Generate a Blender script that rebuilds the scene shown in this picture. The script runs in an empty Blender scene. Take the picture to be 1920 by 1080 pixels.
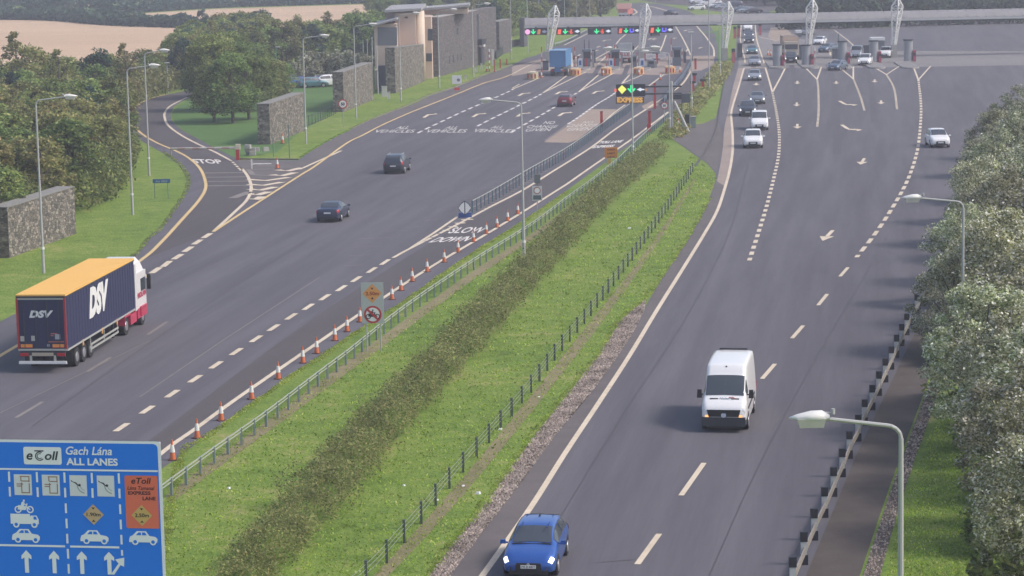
import bpy, math, random
import numpy as np
from mathutils import Vector, Matrix
from mathutils.geometry import tessellate_polygon
R = math.radians
random.seed(7)
sc = bpy.context.scene
col = sc.collection
# ---------------------------------------------------------------- camera, world, sun, exposure
FPX, PITCH, ROLL, CH = 4673.26, 0.144206387, -0.019744976, 21.8127
Fv = Vector((0, math.cos(PITCH), -math.sin(PITCH)))
Rv0 = Vector((1, 0, 0)); Uv0 = Rv0.cross(Fv)
Rv = Rv0*math.cos(ROLL) + Uv0*math.sin(ROLL)
Uv = Uv0*math.cos(ROLL) - Rv0*math.sin(ROLL)
CP = Vector((0, 0, CH))
cd = bpy.data.cameras.new('camera'); cam = bpy.data.objects.new('camera', cd); col.objects.link(cam)
cd.sensor_width = 36; cd.lens = FPX/1920*36; cd.clip_start = 1; cd.clip_end = 6000
m = Matrix.Identity(4)
for i in range(3):
    m[i][0] = Rv[i]; m[i][1] = Uv[i]; m[i][2] = -Fv[i]; m[i][3] = CP[i]
cam.matrix_world = m
sc.camera = cam
SUN_EL, SUN_AZ = R(47), R(100)          # azimuth clockwise from +Y: the sun stands to the right of the view
w = bpy.data.worlds.new('World'); sc.world = w; w.use_nodes = True
nt = w.node_tree
sky = nt.nodes.new('ShaderNodeTexSky'); sky.sky_type = 'NISHITA'; sky.sun_disc = False
sky.sun_elevation = SUN_EL; sky.sun_rotation = SUN_AZ; sky.dust_density = 3.0; sky.air_density = 1.0
bg = nt.nodes['Background']; bg.inputs[1].default_value = 0.15
nt.links.new(sky.outputs[0], bg.inputs[0])
sl = bpy.data.lights.new('sun', 'SUN'); sl.energy = 1.7; sl.angle = R(12); sl.color = (1.0, .93, .84)
so = bpy.data.objects.new('sun', sl); col.objects.link(so)
sd = Vector((math.sin(SUN_AZ)*math.cos(SUN_EL), math.cos(SUN_AZ)*math.cos(SUN_EL), math.sin(SUN_EL)))
so.rotation_euler = sd.to_track_quat('Z', 'Y').to_euler()
so.location = (60, 60, 80)
sc.view_settings.view_transform = 'Standard'; sc.view_settings.look = 'None'
sc.view_settings.exposure = 0.46; sc.view_settings.gamma = 1; sc.view_settings.use_curve_mapping = False
sc.render.engine = 'CYCLES'
sc.render.resolution_x = 1024; sc.render.resolution_y = 576
sc.cycles.volume_bounces = 0; sc.cycles.max_bounces = 6; sc.cycles.transparent_max_bounces = 8

# ---------------------------------------------------------------- helpers
def G(px, py, z=0.0):
    "a pixel of the photograph -> the place on the ground it shows"
    d = Fv + Rv*((px-960)/FPX) - Uv*((py-540)/FPX)
    t = (z-CH)/d.z
    p = CP + d*t
    return Vector((p.x, p.y, z))
def AT(px, py, Y):
    d = Fv + Rv*((px-960)/FPX) - Uv*((py-540)/FPX)
    return CP + d*(Y/d.y)
def pix(p):
    d = Vector(p)-CP; z = d.dot(Fv)
    return (960+FPX*d.dot(Rv)/z, 540-FPX*d.dot(Uv)/z)
def hgt(base, topy):
    g = G(*base); lo, hi = 0, 40
    for _ in range(40):
        mid = (lo+hi)/2
        if pix(g+Vector((0, 0, mid)))[1] > topy: lo = mid
        else: hi = mid
    return lo
def dirpx(a, b):
    "rotation about z that turns local +Y along the ground from pixel a to pixel b"
    d = G(*b)-G(*a)
    return math.atan2(-d.x, d.y)

class MB:
    def __init__(s): s.v = []; s.f = []; s.m = []
    def add(s, vs, fs, mi=0):
        o = len(s.v); s.v += [tuple(x) for x in vs]
        s.f += [tuple(i+o for i in f) for f in fs]; s.m += [mi]*len(fs); return s
    def box(s, c, d, rz=0, mi=0, taper=1.0, rx=0):
        x, y, z = d[0]/2, d[1]/2, d[2]/2
        vs = [(-x,-y,-z),(x,-y,-z),(x,y,-z),(-x,y,-z),(-x*taper,-y*taper,z),(x*taper,-y*taper,z),(x*taper,y*taper,z),(-x*taper,y*taper,z)]
        M_ = Matrix.Rotation(rz, 3, 'Z') @ Matrix.Rotation(rx, 3, 'X')
        c = Vector(c)
        return s.add([M_@Vector(v)+c for v in vs], [(3,2,1,0),(4,5,6,7),(0,1,5,4),(1,2,6,5),(2,3,7,6),(3,0,4,7)], mi)
    def tube(s, p0, p1, r0, r1=None, n=8, mi=0, cap=True):
        r1 = r0 if r1 is None else r1
        p0, p1 = Vector(p0), Vector(p1); a = (p1-p0).normalized()
        u = a.cross(Vector((0, 0, 1)));
        if u.length < 1e-3: u = Vector((1, 0, 0))
        u.normalize(); v = a.cross(u)
        vs = []
        for p, r in ((p0, r0), (p1, r1)):
            for k in range(n):
                t = 2*math.pi*k/n; vs.append(p+u*(r*math.cos(t))+v*(r*math.sin(t)))
        fs = [(k, (k+1) % n, n+(k+1) % n, n+k) for k in range(n)]
        if cap: fs += [tuple(range(n-1, -1, -1)), tuple(range(n, 2*n))]
        return s.add(vs, fs, mi)
    def path(s, pts, r, n=8, mi=0):
        for a, b in zip(pts[:-1], pts[1:]): s.tube(a, b, r, r, n, mi)
        return s
    def poly(s, pts, z=None, mi=0):
        vs = [Vector((p[0], p[1], p[2] if z is None else z)) for p in pts]
        fs = tessellate_polygon([vs])
        out = []
        for f in fs:
            a, b, c = (vs[i] for i in f)
            out.append(tuple(f) if (b-a).cross(c-a).z > 0 else tuple(reversed(f)))
        return s.add(vs, out, mi)
    def slab(s, pts, z0, z1, mi=0):
        "prism over a ground outline"
        n = len(pts)
        area = sum(pts[i][0]*pts[(i+1) % n][1]-pts[(i+1) % n][0]*pts[i][1] for i in range(n))
        if area < 0: pts = list(reversed(pts))
        lo = [Vector((p[0], p[1], z0)) for p in pts]; hi = [Vector((p[0], p[1], z1)) for p in pts]
        s.poly(hi, mi=mi)
        return s.add(lo+hi, [(i, (i+1) % n, n+(i+1) % n, n+i) for i in range(n)], mi)
    def build(s, name, mat, parent=None, smooth=False, loc=None):
        me = bpy.data.meshes.new(name)
        me.from_pydata(s.v, [], s.f)
        mats = mat if isinstance(mat, (list, tuple)) else [mat]
        for q in mats: me.materials.append(q)
        if len(mats) > 1: me.polygons.foreach_set('material_index', s.m)
        if smooth: me.polygons.foreach_set('use_smooth', [True]*len(s.f))
        me.update()
        o = bpy.data.objects.new(name, me); col.objects.link(o)
        if parent: o.parent = parent
        if loc is not None: o.location = loc
        return o
def tag(o, label=None, cat=None, group=None, kind=None):
    if label: o['label'] = label
    if cat: o['category'] = cat
    if group: o['group'] = group
    if kind: o['kind'] = kind
    return o
def thing(name, label, cat, loc=(0, 0, 0), rz=0, group=None):
    o = bpy.data.objects.new(name, None); col.objects.link(o)
    o.location = loc; o.rotation_euler = (0, 0, rz); o.empty_display_size = .3
    return tag(o, label, cat, group)
KIDS = {}
def kids(o): return list(o.children)
def dup(o, loc=None, rz=None, label=None, parent=None, scale=None):
    c = o.copy(); col.objects.link(c)
    if parent: c.parent = parent
    if loc is not None: c.location = loc
    if rz is not None: c.rotation_euler = (0, 0, rz)
    if scale is not None: c.scale = scale
    if label: c['label'] = label
    for ch in kids(o): dup(ch, parent=c)
    return c
def catmull(pts, sub=6):
    if len(pts) < 3: return [Vector(p) for p in pts]
    P = [Vector(p) for p in pts]; P = [P[0]*2-P[1]]+P+[P[-1]*2-P[-2]]
    out = []
    for i in range(1, len(P)-2):
        for k in range(sub):
            t = k/sub; a, b, c, d = P[i-1:i+3]
            out.append(.5*((2*b)+(c-a)*t+(2*a-5*b+4*c-d)*t*t+(3*b-a-3*c+d)*t**3))
    out.append(P[-2]); return out
def GP(pts, smooth=True, sub=5, z=0):
    w_ = [G(*p) for p in pts]
    if smooth: w_ = catmull(w_, sub)
    return [Vector((p.x, p.y, z)) for p in w_]
def resample(pts, step):
    out = [pts[0].copy()]; acc = 0
    for a, b in zip(pts[:-1], pts[1:]):
        L = (b-a).length; d = step-acc
        while d <= L:
            out.append(a+(b-a)*(d/L)); d += step
        acc = L-(d-step)
    return out
def cut(pts, s0, s1):
    out = []; s = 0
    for a, b in zip(pts[:-1], pts[1:]):
        L = (b-a).length
        if L < 1e-9: continue
        if s+L > s0 and s < s1:
            t0 = max(0, (s0-s)/L); t1 = min(1, (s1-s)/L)
            if not out: out.append(a+(b-a)*t0)
            out.append(a+(b-a)*t1)
        s += L
    return out
def plen(pts): return sum((b-a).length for a, b in zip(pts[:-1], pts[1:]))
def ribbon(mb, pts, w_, z, mi=0, off=0.0):
    vs = []; n = len(pts)
    for i, p in enumerate(pts):
        d = (pts[min(i+1, n-1)]-pts[max(i-1, 0)]).normalized(); nrm = Vector((-d.y, d.x, 0))
        vs += [(p.x+nrm.x*(off+w_/2), p.y+nrm.y*(off+w_/2), z), (p.x+nrm.x*(off-w_/2), p.y+nrm.y*(off-w_/2), z)]
    mb.add(vs, [(2*i, 2*i+1, 2*i+3, 2*i+2) for i in range(n-1)], mi)
def line(mb, px, w_=.2, z=.02, dash=None, mi=0, smooth=True, start=0):
    pts = GP(px, smooth, 6)
    if not dash: ribbon(mb, pts, w_, z, mi); return
    L = plen(pts); s = start
    while s < L:
        c = cut(pts, s, min(L, s+dash[0]))
        if len(c) > 1: ribbon(mb, c, w_, z, mi)
        s += dash[0]+dash[1]

# ---------------------------------------------------------------- materials
MT = {}
def mat(name, c, rough=.6, metal=0, emit=None, es=1, noise=0, nscale=4, bump=0, coat=0, spec=None):
    if name in MT: return MT[name]
    mm = bpy.data.materials.new(name); mm.use_nodes = True; n = mm.node_tree
    b = n.nodes['Principled BSDF']
    b.inputs['Base Color'].default_value = (*c, 1); b.inputs['Roughness'].default_value = rough
    b.inputs['Metallic'].default_value = metal
    if coat: b.inputs['Coat Weight'].default_value = coat
    if spec is not None: b.inputs['Specular IOR Level'].default_value = spec
    if emit:
        b.inputs['Emission Color'].default_value = (*emit, 1); b.inputs['Emission Strength'].default_value = es
    if noise or bump:
        tc = n.nodes.new('ShaderNodeTexCoord'); no = n.nodes.new('ShaderNodeTexNoise')
        no.inputs['Scale'].default_value = nscale; no.inputs['Detail'].default_value = 6
        n.links.new(tc.outputs['Object'], no.inputs['Vector'])
        if noise:
            mx = n.nodes.new('ShaderNodeMix'); mx.data_type = 'RGBA'
            mx.inputs[6].default_value = (*[x*(1-noise) for x in c], 1); mx.inputs[7].default_value = (*[min(1, x*(1+noise)) for x in c], 1)
            n.links.new(no.outputs[0], mx.inputs[0]); n.links.new(mx.outputs[2], b.inputs['Base Color'])
        if bump:
            bu = n.nodes.new('ShaderNodeBump'); bu.inputs['Strength'].default_value = bump; bu.inputs['Distance'].default_value = .05
            n.links.new(no.outputs[0], bu.inputs['Height']); n.links.new(bu.outputs[0], b.inputs['Normal'])
    MT[name] = mm; return mm
def surf(name, cols, scales=(.05, .6, 8), rough=.9, bump=.3, bdist=.03, bscale=None, weights=(.4, .35, .25), contrast=2.2, stretch=None, spec=.3):
    "ground surface: layered world-space noise through a colour ramp"
    mm = bpy.data.materials.new(name); mm.use_nodes = True; n = mm.node_tree; b = n.nodes['Principled BSDF']
    tc = n.nodes.new('ShaderNodeTexCoord'); src = tc.outputs['Object']
    if stretch:
        mp = n.nodes.new('ShaderNodeMapping'); mp.vector_type = 'TEXTURE'; mp.inputs['Rotation'].default_value = (0, 0, stretch[0]); mp.inputs['Scale'].default_value = (stretch[1], stretch[2], 1)
        n.links.new(src, mp.inputs[0]); src = mp.outputs[0]
    acc = None
    for s_, w_ in zip(scales, weights):
        no = n.nodes.new('ShaderNodeTexNoise'); no.inputs['Scale'].default_value = s_; no.inputs['Detail'].default_value = 5; no.inputs['Roughness'].default_value = .6
        n.links.new(src, no.inputs['Vector'])
        ml = n.nodes.new('ShaderNodeMath'); ml.operation = 'MULTIPLY'; ml.inputs[1].default_value = w_
        n.links.new(no.outputs[0], ml.inputs[0])
        if acc is None: acc = ml
        else:
            ad = n.nodes.new('ShaderNodeMath'); ad.operation = 'ADD'; n.links.new(acc.outputs[0], ad.inputs[0]); n.links.new(ml.outputs[0], ad.inputs[1]); acc = ad
    mr = n.nodes.new('ShaderNodeMapRange'); tot = sum(weights)
    mr.inputs[1].default_value = tot*(.5-.5/contrast*.8); mr.inputs[2].default_value = tot*(.5+.5/contrast*.8)
    n.links.new(acc.outputs[0], mr.inputs[0])
    cr = n.nodes.new('ShaderNodeValToRGB'); e = cr.color_ramp.elements
    while len(e) < len(cols): e.new(.5)
    for i, c in enumerate(cols):
        e[i].position = i/(len(cols)-1); e[i].color = (*c, 1)
    n.links.new(mr.outputs[0], cr.inputs[0]); n.links.new(cr.outputs[0], b.inputs['Base Color'])
    b.inputs['Roughness'].default_value = rough; b.inputs['Specular IOR Level'].default_value = spec
    if bump:
        no = n.nodes.new('ShaderNodeTexNoise'); no.inputs['Scale'].default_value = bscale or scales[-1]*1.5; no.inputs['Detail'].default_value = 6
        n.links.new(tc.outputs['Object'], no.inputs['Vector'])
        bu = n.nodes.new('ShaderNodeBump'); bu.inputs['Strength'].default_value = bump; bu.inputs['Distance'].default_value = bdist
        n.links.new(no.outputs[0], bu.inputs['Height']); n.links.new(bu.outputs[0], b.inputs['Normal'])
    MT[name] = mm; return mm
def stone(name, cols, scale=3.2, zs=1.6, mortar=(.08, .08, .07)):
    "stones packed in a gabion or laid as cladding"
    mm = bpy.data.materials.new(name); mm.use_nodes = True; n = mm.node_tree; b = n.nodes['Principled BSDF']
    tc = n.nodes.new('ShaderNodeTexCoord'); mp = n.nodes.new('ShaderNodeMapping'); mp.inputs['Scale'].default_value = (1, 1, zs)
    n.links.new(tc.outputs['Object'], mp.inputs[0])
    v1 = n.nodes.new('ShaderNodeTexVoronoi'); v1.inputs['Scale'].default_value = scale
    v2 = n.nodes.new('ShaderNodeTexVoronoi'); v2.feature = 'DISTANCE_TO_EDGE'; v2.inputs['Scale'].default_value = scale
    for v in (v1, v2): n.links.new(mp.outputs[0], v.inputs['Vector'])
    sp = n.nodes.new('ShaderNodeSeparateColor'); n.links.new(v1.outputs['Color'], sp.inputs[0])
    cr = n.nodes.new('ShaderNodeValToRGB'); e = cr.color_ramp.elements
    while len(e) < len(cols): e.new(.5)
    for i, c in enumerate(cols): e[i].position = i/(len(cols)-1); e[i].color = (*c, 1)
    n.links.new(sp.outputs[0], cr.inputs[0])
    mr = n.nodes.new('ShaderNodeMapRange'); mr.inputs[1].default_value = .0; mr.inputs[2].default_value = .07
    n.links.new(v2.outputs[0], mr.inputs[0])
    mx = n.nodes.new('ShaderNodeMix'); mx.data_type = 'RGBA'; mx.inputs[6].default_value = (*mortar, 1)
    n.links.new(mr.outputs[0], mx.inputs[0]); n.links.new(cr.outputs[0], mx.inputs[7]); n.links.new(mx.outputs[2], b.inputs['Base Color'])
    bu = n.nodes.new('ShaderNodeBump'); bu.inputs['Strength'].default_value = .8; bu.inputs['Distance'].default_value = .08
    n.links.new(mr.outputs[0], bu.inputs['Height']); n.links.new(bu.outputs[0], b.inputs['Normal'])
    b.inputs['Roughness'].default_value = .9
    MT[name] = mm; return mm
def leafmat(name, cols, rough=.6, trans=.38):
    "each leaf takes its own colour of the ramp"
    mm = bpy.data.materials.new(name); mm.use_nodes = True; n = mm.node_tree; b = n.nodes['Principled BSDF']
    ge = n.nodes.new('ShaderNodeNewGeometry'); cr = n.nodes.new('ShaderNodeValToRGB'); e = cr.color_ramp.elements
    while len(e) < len(cols): e.new(.5)
    for i, c in enumerate(cols): e[i].position = i/(len(cols)-1); e[i].color = (*c, 1)
    oi = n.nodes.new('ShaderNodeObjectInfo')
    n.links.new(ge.outputs['Random Per Island'], cr.inputs[0])
    tcn = n.nodes.new('ShaderNodeTexCoord'); cn = n.nodes.new('ShaderNodeTexNoise'); cn.inputs['Scale'].default_value = .75; cn.inputs['Detail'].default_value = 3
    n.links.new(tcn.outputs['Object'], cn.inputs['Vector']); cm = n.nodes.new('ShaderNodeMapRange'); cm.inputs[1].default_value = .32; cm.inputs[2].default_value = .68; cm.inputs[3].default_value = .62; cm.inputs[4].default_value = 1.42
    n.links.new(cn.outputs[0], cm.inputs[0]); cx = n.nodes.new('ShaderNodeVectorMath'); cx.operation = 'SCALE'; n.links.new(cr.outputs[0], cx.inputs[0]); n.links.new(cm.outputs[0], cx.inputs['Scale'])
    hs = n.nodes.new('ShaderNodeHueSaturation'); mr = n.nodes.new('ShaderNodeMapRange'); mr.inputs[3].default_value = .475; mr.inputs[4].default_value = .525
    n.links.new(oi.outputs['Random'], mr.inputs[0]); n.links.new(mr.outputs[0], hs.inputs['Hue'])
    m2 = n.nodes.new('ShaderNodeMapRange'); m2.inputs[3].default_value = .75; m2.inputs[4].default_value = 1.3
    ml = n.nodes.new('ShaderNodeMath'); ml.operation = 'FRACT'; mm7 = n.nodes.new('ShaderNodeMath'); mm7.operation = 'MULTIPLY'; mm7.inputs[1].default_value = 7.3
    n.links.new(oi.outputs['Random'], mm7.inputs[0]); n.links.new(mm7.outputs[0], ml.inputs[0]); n.links.new(ml.outputs[0], m2.inputs[0]); n.links.new(m2.outputs[0], hs.inputs['Value'])
    n.links.new(cx.outputs[0], hs.inputs['Color']); n.links.new(hs.outputs[0], b.inputs['Base Color'])
    b.inputs['Roughness'].default_value = rough; b.inputs['Specular IOR Level'].default_value = .3
    tr = n.nodes.new('ShaderNodeBsdfTranslucent'); n.links.new(hs.outputs[0], tr.inputs[0])
    ms = n.nodes.new('ShaderNodeMixShader'); ms.inputs[0].default_value = trans
    n.links.new(b.outputs[0], ms.inputs[1]); n.links.new(tr.outputs[0], ms.inputs[2]); n.links.new(ms.outputs[0], n.nodes['Material Output'].inputs['Surface'])
    MT[name] = mm; return mm

GRASS = surf('grass_ground', [(.075, .125, .018), (.13, .21, .028), (.185, .255, .042), (.33, .29, .12)], scales=(.13, .9, 4.0), weights=(.34, .38, .28), bump=1, bdist=.14, bscale=5, contrast=3.0)
ISLE = surf('mown_grass', [(.06, .125, .03), (.085, .165, .04), (.12, .21, .05)], scales=(.08, .6, 4), bump=.6, bdist=.08, bscale=7)
ASPH = surf('asphalt', [(.078, .073, .086), (.103, .097, .112), (.132, .125, .140)], scales=(.12, .8, 9), weights=(.4, .45, .15), bump=.25, bdist=.01, bscale=40, contrast=2.9, spec=.35, stretch=(-.15, 1, 22))
ASPH2 = surf('newer_asphalt', [(.070, .062, .066), (.090, .080, .084), (.112, .100, .102)], scales=(.1, .9, 10), bump=.25, bdist=.01, bscale=40, contrast=2.0, stretch=(-.18, 1, 14))
SHOUL = surf('shoulder_asphalt', [(.10, .088, .088), (.13, .113, .112), (.165, .145, .138)], scales=(.1, .8, 9), bump=.25, bdist=.01, bscale=30, contrast=2)
VERGE = surf('verge_asphalt', [(.058, .047, .044), (.082, .068, .062), (.115, .096, .086)], scales=(.15, 1.0, 9), bump=.3, bdist=.02, bscale=25, contrast=2)
GRAVELR = surf('dark_gravel_bed', [(.05, .043, .038), (.11, .092, .08), (.18, .15, .13)], scales=(.3, 3, 9), weights=(.2, .35, .45), bump=1, bdist=.12, bscale=9, contrast=2.8)
GRAVEL = surf('gravel_bed', [(.12, .10, .08), (.25, .205, .17), (.34, .28, .235)], scales=(.3, 3, 9), weights=(.2, .35, .45), bump=1, bdist=.12, bscale=9, contrast=2.8)
CONC = surf('concrete_apron', [(.24, .19, .17), (.30, .24, .21), (.36, .29, .25)], scales=(.08, .6, 5), bump=.1, contrast=2)
PATCH = surf('tan_surfacing', [(.26, .20, .17), (.32, .25, .20), (.38, .30, .23)], scales=(.1, .8, 5), bump=.1, contrast=2)
FIELD = surf('stubble_field', [(.42, .29, .18), (.56, .39, .25), (.66, .48, .32)], scales=(.02, .15, .8), bump=.3, bdist=.1, bscale=2, contrast=2.2, stretch=(1.5, 1, 12))
DRY = surf('dry_grass_strip', [(.13, .13, .05), (.22, .19, .10), (.30, .25, .15)], scales=(.2, 1.5, 6), bump=.8, bdist=.1, bscale=8, contrast=2.5)
WHITE = surf('road_paint', [(.50, .47, .44), (.66, .62, .58), (.78, .74, .70)], scales=(.2, 2, 12), bump=0, contrast=2.4)
CREAM = surf('cream_road_paint', [(.48, .40, .30), (.62, .52, .40), (.72, .62, .48)], scales=(.2, 2, 12), bump=0, contrast=2.4)
YELLOW = surf('yellow_road_paint', [(.50, .36, .17), (.62, .45, .22), (.70, .53, .28)], scales=(.2, 2, 12), bump=0, contrast=2.4)
WORNW = surf('worn_white_paint', [(.24, .23, .23), (.52, .49, .46), (.70, .66, .62)], scales=(.5, 4, 14), bump=0, contrast=3)
FAINT = surf('worn_road_paint', [(.15, .14, .14), (.21, .19, .18), (.28, .25, .23)], scales=(.2, 2, 12), bump=0, contrast=2.4)
GAB = stone('gabion_stone', [(.08, .075, .065), (.16, .145, .12), (.24, .21, .175), (.34, .30, .25)], 3.2)
GAB2 = stone('cladding_stone', [(.09, .085, .09), (.15, .135, .14), (.21, .185, .18)], 2.2, 3)
GALV = mat('galvanised_steel', (.42, .43, .43), .5, .55, noise=.15, nscale=1.5)
LAMPG = mat('lamp_column_paint', (.42, .42, .41), .6, .1, noise=.1, nscale=1)
LAMPW = mat('lamp_head_shell', (.72, .70, .66), .45)
LENS = mat('lamp_lens', (.55, .52, .48), .25)
RAILW = mat('pale_rail', (.42, .43, .40), .5, .2)
GREENS = mat('green_steel', (.13, .20, .19), .55, .1)
BLACK = mat('black_plastic', (.018, .018, .02), .5)
RUBBER = mat('tyre_rubber', (.02, .02, .022), .8)
RIM = mat('alloy_rim', (.45, .45, .47), .35, .7)
GLASS = mat('car_glass', (.055, .065, .08), .14, 0, spec=.7)
HEAD = mat('headlight_lit', (.8, .8, .78), .2, emit=(1, .97, .9), es=1.05)
HEADO = mat('headlight_clear', (.65, .66, .66), .15)
TAIL = mat('tail_light', (.42, .02, .03), .3)
PLATE = mat('plate_white', (.7, .7, .68), .5)
PLTXT = mat('plate_lettering', (.03, .03, .04), .5)
WHITEP = mat('white_paint', (.74, .73, .72), .4, noise=.05, nscale=3, coat=.3)
OFFW = mat('white_sheet', (.72, .72, .70), .5)
REDP = mat('red_paint', (.45, .035, .035), .45)
ORANGE = mat('cone_orange', (.58, .15, .055), .6, noise=.2, nscale=6)
SLEEVE = mat('cone_sleeve', (.72, .70, .66), .5, noise=.1, nscale=6)
BLUES = mat('sign_blue', (.008, .20, .86), .45)
CONP = mat('plain_concrete', (.36, .34, .32), .85, noise=.15, nscale=2)
DARKM = mat('dark_steel', (.05, .055, .065), .5, .3)
NAVY = mat('navy_curtain', (.022, .026, .075), .55, noise=.15, nscale=2, bump=.15)

# ---------------------------------------------------------------- text as mesh
_tc = {}
def text_geo(s, bold=.0, shear=0, spacing=1.0):
    k = (s, bold, shear, spacing)
    if k in _tc: return _tc[k]
    cu = bpy.data.curves.new('t', 'FONT'); cu.body = s; cu.size = 1; cu.offset = bold; cu.shear = shear; cu.space_character = spacing
    cu.resolution_u = 3
    ob = bpy.data.objects.new('t', cu); col.objects.link(ob)
    bpy.context.view_layer.update()
    me = bpy.data.meshes.new_from_object(ob.evaluated_get(bpy.context.evaluated_depsgraph_get()))
    vs = [(v.co.x, v.co.y) for v in me.vertices]; fs = [tuple(p.vertices) for p in me.polygons]
    bpy.data.objects.remove(ob); bpy.data.curves.remove(cu); bpy.data.meshes.remove(me)
    xs = [v[0] for v in vs]; ys = [v[1] for v in vs]
    x0, x1, y0, y1 = min(xs), max(xs), min(ys), max(ys)
    vs = [((x-x0)/(x1-x0), (y-y0)/(y1-y0)) for x, y in vs]
    _tc[k] = (vs, fs, (x1-x0)/(y1-y0)); return _tc[k]
def text_on(mb, s, O, U, V, bold=.02, shear=0, mi=0, spacing=1.0):
    "fill the parallelogram O, O+U, O+V with the string"
    vs, fs, _ = text_geo(s, bold, shear, spacing)
    O, U, V = Vector(O), Vector(U), Vector(V)
    mb.add([O+U*a+V*b for a, b in vs], fs, mi)
def road_text(mb, s, bl, br, tl, z=.024, bold=.04, mi=0):
    O = G(*bl); U = G(*br)-O; V = G(*tl)-O; O.z = z
    text_on(mb, s, O, U, V, bold, 0, mi)

# ================================================================= THE SETTING
def ground_sheet(name, px, m_, z, smooth=True, world=None, label=None):
    b = MB(); pts = world or [G(*p) for p in px]
    b.poly(pts, z); o = b.build(name, m_)
    return tag(o, label, kind='structure')
b = MB(); n_ = 24
xs = [-1500+3200*i/n_ for i in range(n_+1)]; ys = [-60+2800*i/n_ for i in range(n_+1)]
b.add([(x, y, 0) for y in ys for x in xs], [(j*(n_+1)+i, j*(n_+1)+i+1, (j+1)*(n_+1)+i+1, (j+1)*(n_+1)+i) for j in range(n_) for i in range(n_)])
tag(b.build('ground', GRASS), 'rough green grass that the roads are laid on', kind='structure')

# stubble fields
ground_sheet('stubble_field', [(-250,30),(-60,34),(130,40),(385,51),(440,62),(470,90),(380,120),(200,135),(-250,150)], FIELD, .008, label='pale stubble field beyond the wood, nearer of the two')
ground_sheet('stubble_field', [(190,30),(400,17),(560,12),(760,6),(790,30),(640,58),(420,44),(290,40)], FIELD, .008, label='long thin stubble field behind the dark hedgerow')
for q in ([(130,5),(146,5),(152,20),(138,22)], [(160,3),(176,3),(180,12),(162,13)], [(380,2),(470,0),(470,8),(390,11)]):
    ground_sheet('stubble_field', q, FIELD, .01, label='scrap of pale stubble seen through the far wood')

# left road, the slip road that loops off it, and the toll plaza
LA = [(-340,800),(-120,665),(0,603),(100,552),(180,512),(240,484),(252,477),(260,470),(275,447),(300,425),(325,390),(340,368),(347,355),(350,335),(344,322),(332,307),(305,287),(275,270),(243,252),(228,238),(221,225),(226,213),(238,203),(268,190),(300,181),(330,174),(358,168),(440,156),
      (440,166),(359,182),(340,191),(325,201),(320,213),(321,225),(328,233),(344,246),(367,258),(387,269),(404,279),(440,294),(446,300),(560,301),(567,294),(593,278),(627,257),(656,245),(680,232),(707,221),(740,208),(755,203),(780,193),(805,180),(855,164),(905,143),(942,130),(960,122),(985,109),(1005,104),(1042,86),(1056,81),(1090,62),(1104,57),(1130,46),(1155,35),(1164,24),(1160,13),(1166,8),(1200,5),(1240,8),(1290,20),(1325,40),(1340,62),(1346,90),(1346,118),(1330,146),(1300,180),(1280,195),(1262,215),(1230,240),(1190,266),(1150,293),(1111,322),(1064,356),(1000,400),(940,439),(900,463),(840,504),(790,540),(735,578),(690,607),(650,632),(600,668),(560,692),(500,736),(450,772),(380,822),(340,854),(290,888),(200,952),(60,1050),(-100,1180),(-700,1500)]
ground_sheet('left_carriageway', LA, ASPH, .010, label='grey asphalt of the carriageway that climbs to the toll plaza')
# right carriageway
RA = [(560,1500),(800,1120),(840,1080),(885,1020),(935,955),(985,890),(1035,820),(1090,755),(1140,690),(1185,622),(1205,583),(1240,525),(1290,450),(1325,385),(1340,345),(1342,325),(1325,306),(1302,290),(1262,262),(1245,254),(1240,243),(1262,236),(1318,232),(1342,222),(1352,185),(1362,150),(1375,122),(1379,100),(1382,60),(1384,30),(1384,12),(1430,14),(1470,44),(1660,52),(1700,40),(2100,40),(2100,150),(1990,190),(1900,290),(1860,350),(1815,430),(1765,525),(1698,660),(1607,850),(1510,1082),(1490,1150),(1350,1500)]
ground_sheet('right_carriageway', RA, ASPH, .012, label='grey asphalt of the carriageway coming down from the toll booths')
ground_sheet('paved_verge', [(1350,1500),(1490,1150),(1510,1082),(1607,850),(1698,660),(1765,525),(1815,430),(1900,290),(1960,290),(1880,430),(1800,600),(1745,700),(1724,760),(1690,850),(1645,980),(1612,1080),(1560,1250),(1500,1500)], VERGE, .006, label='brown paved strip behind the kerb rail on the right')
ground_sheet('gravel_drain', [(1600,1250),(1618,1080),(1650,980),(1695,850),(1728,760),(1750,700),(1772,700),(1752,760),(1712,870),(1683,960),(1650,1080),(1630,1250)], GRAVELR, .009, label='strip of rough gravel between the brown paving and the grass')
ground_sheet('gravel_edge', [(700,1180),(805,1080),(850,1020),(900,960),(950,890),(1000,820),(1060,745),(1120,670),(1165,600),(1212,560),(1207,586),(1187,624),(1142,692),(1092,757),(1037,822),(987,892),(937,957),(887,1022),(842,1082),(780,1180)], GRAVEL, .016, label='bank of pinkish stones along the edge of the right road')
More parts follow.
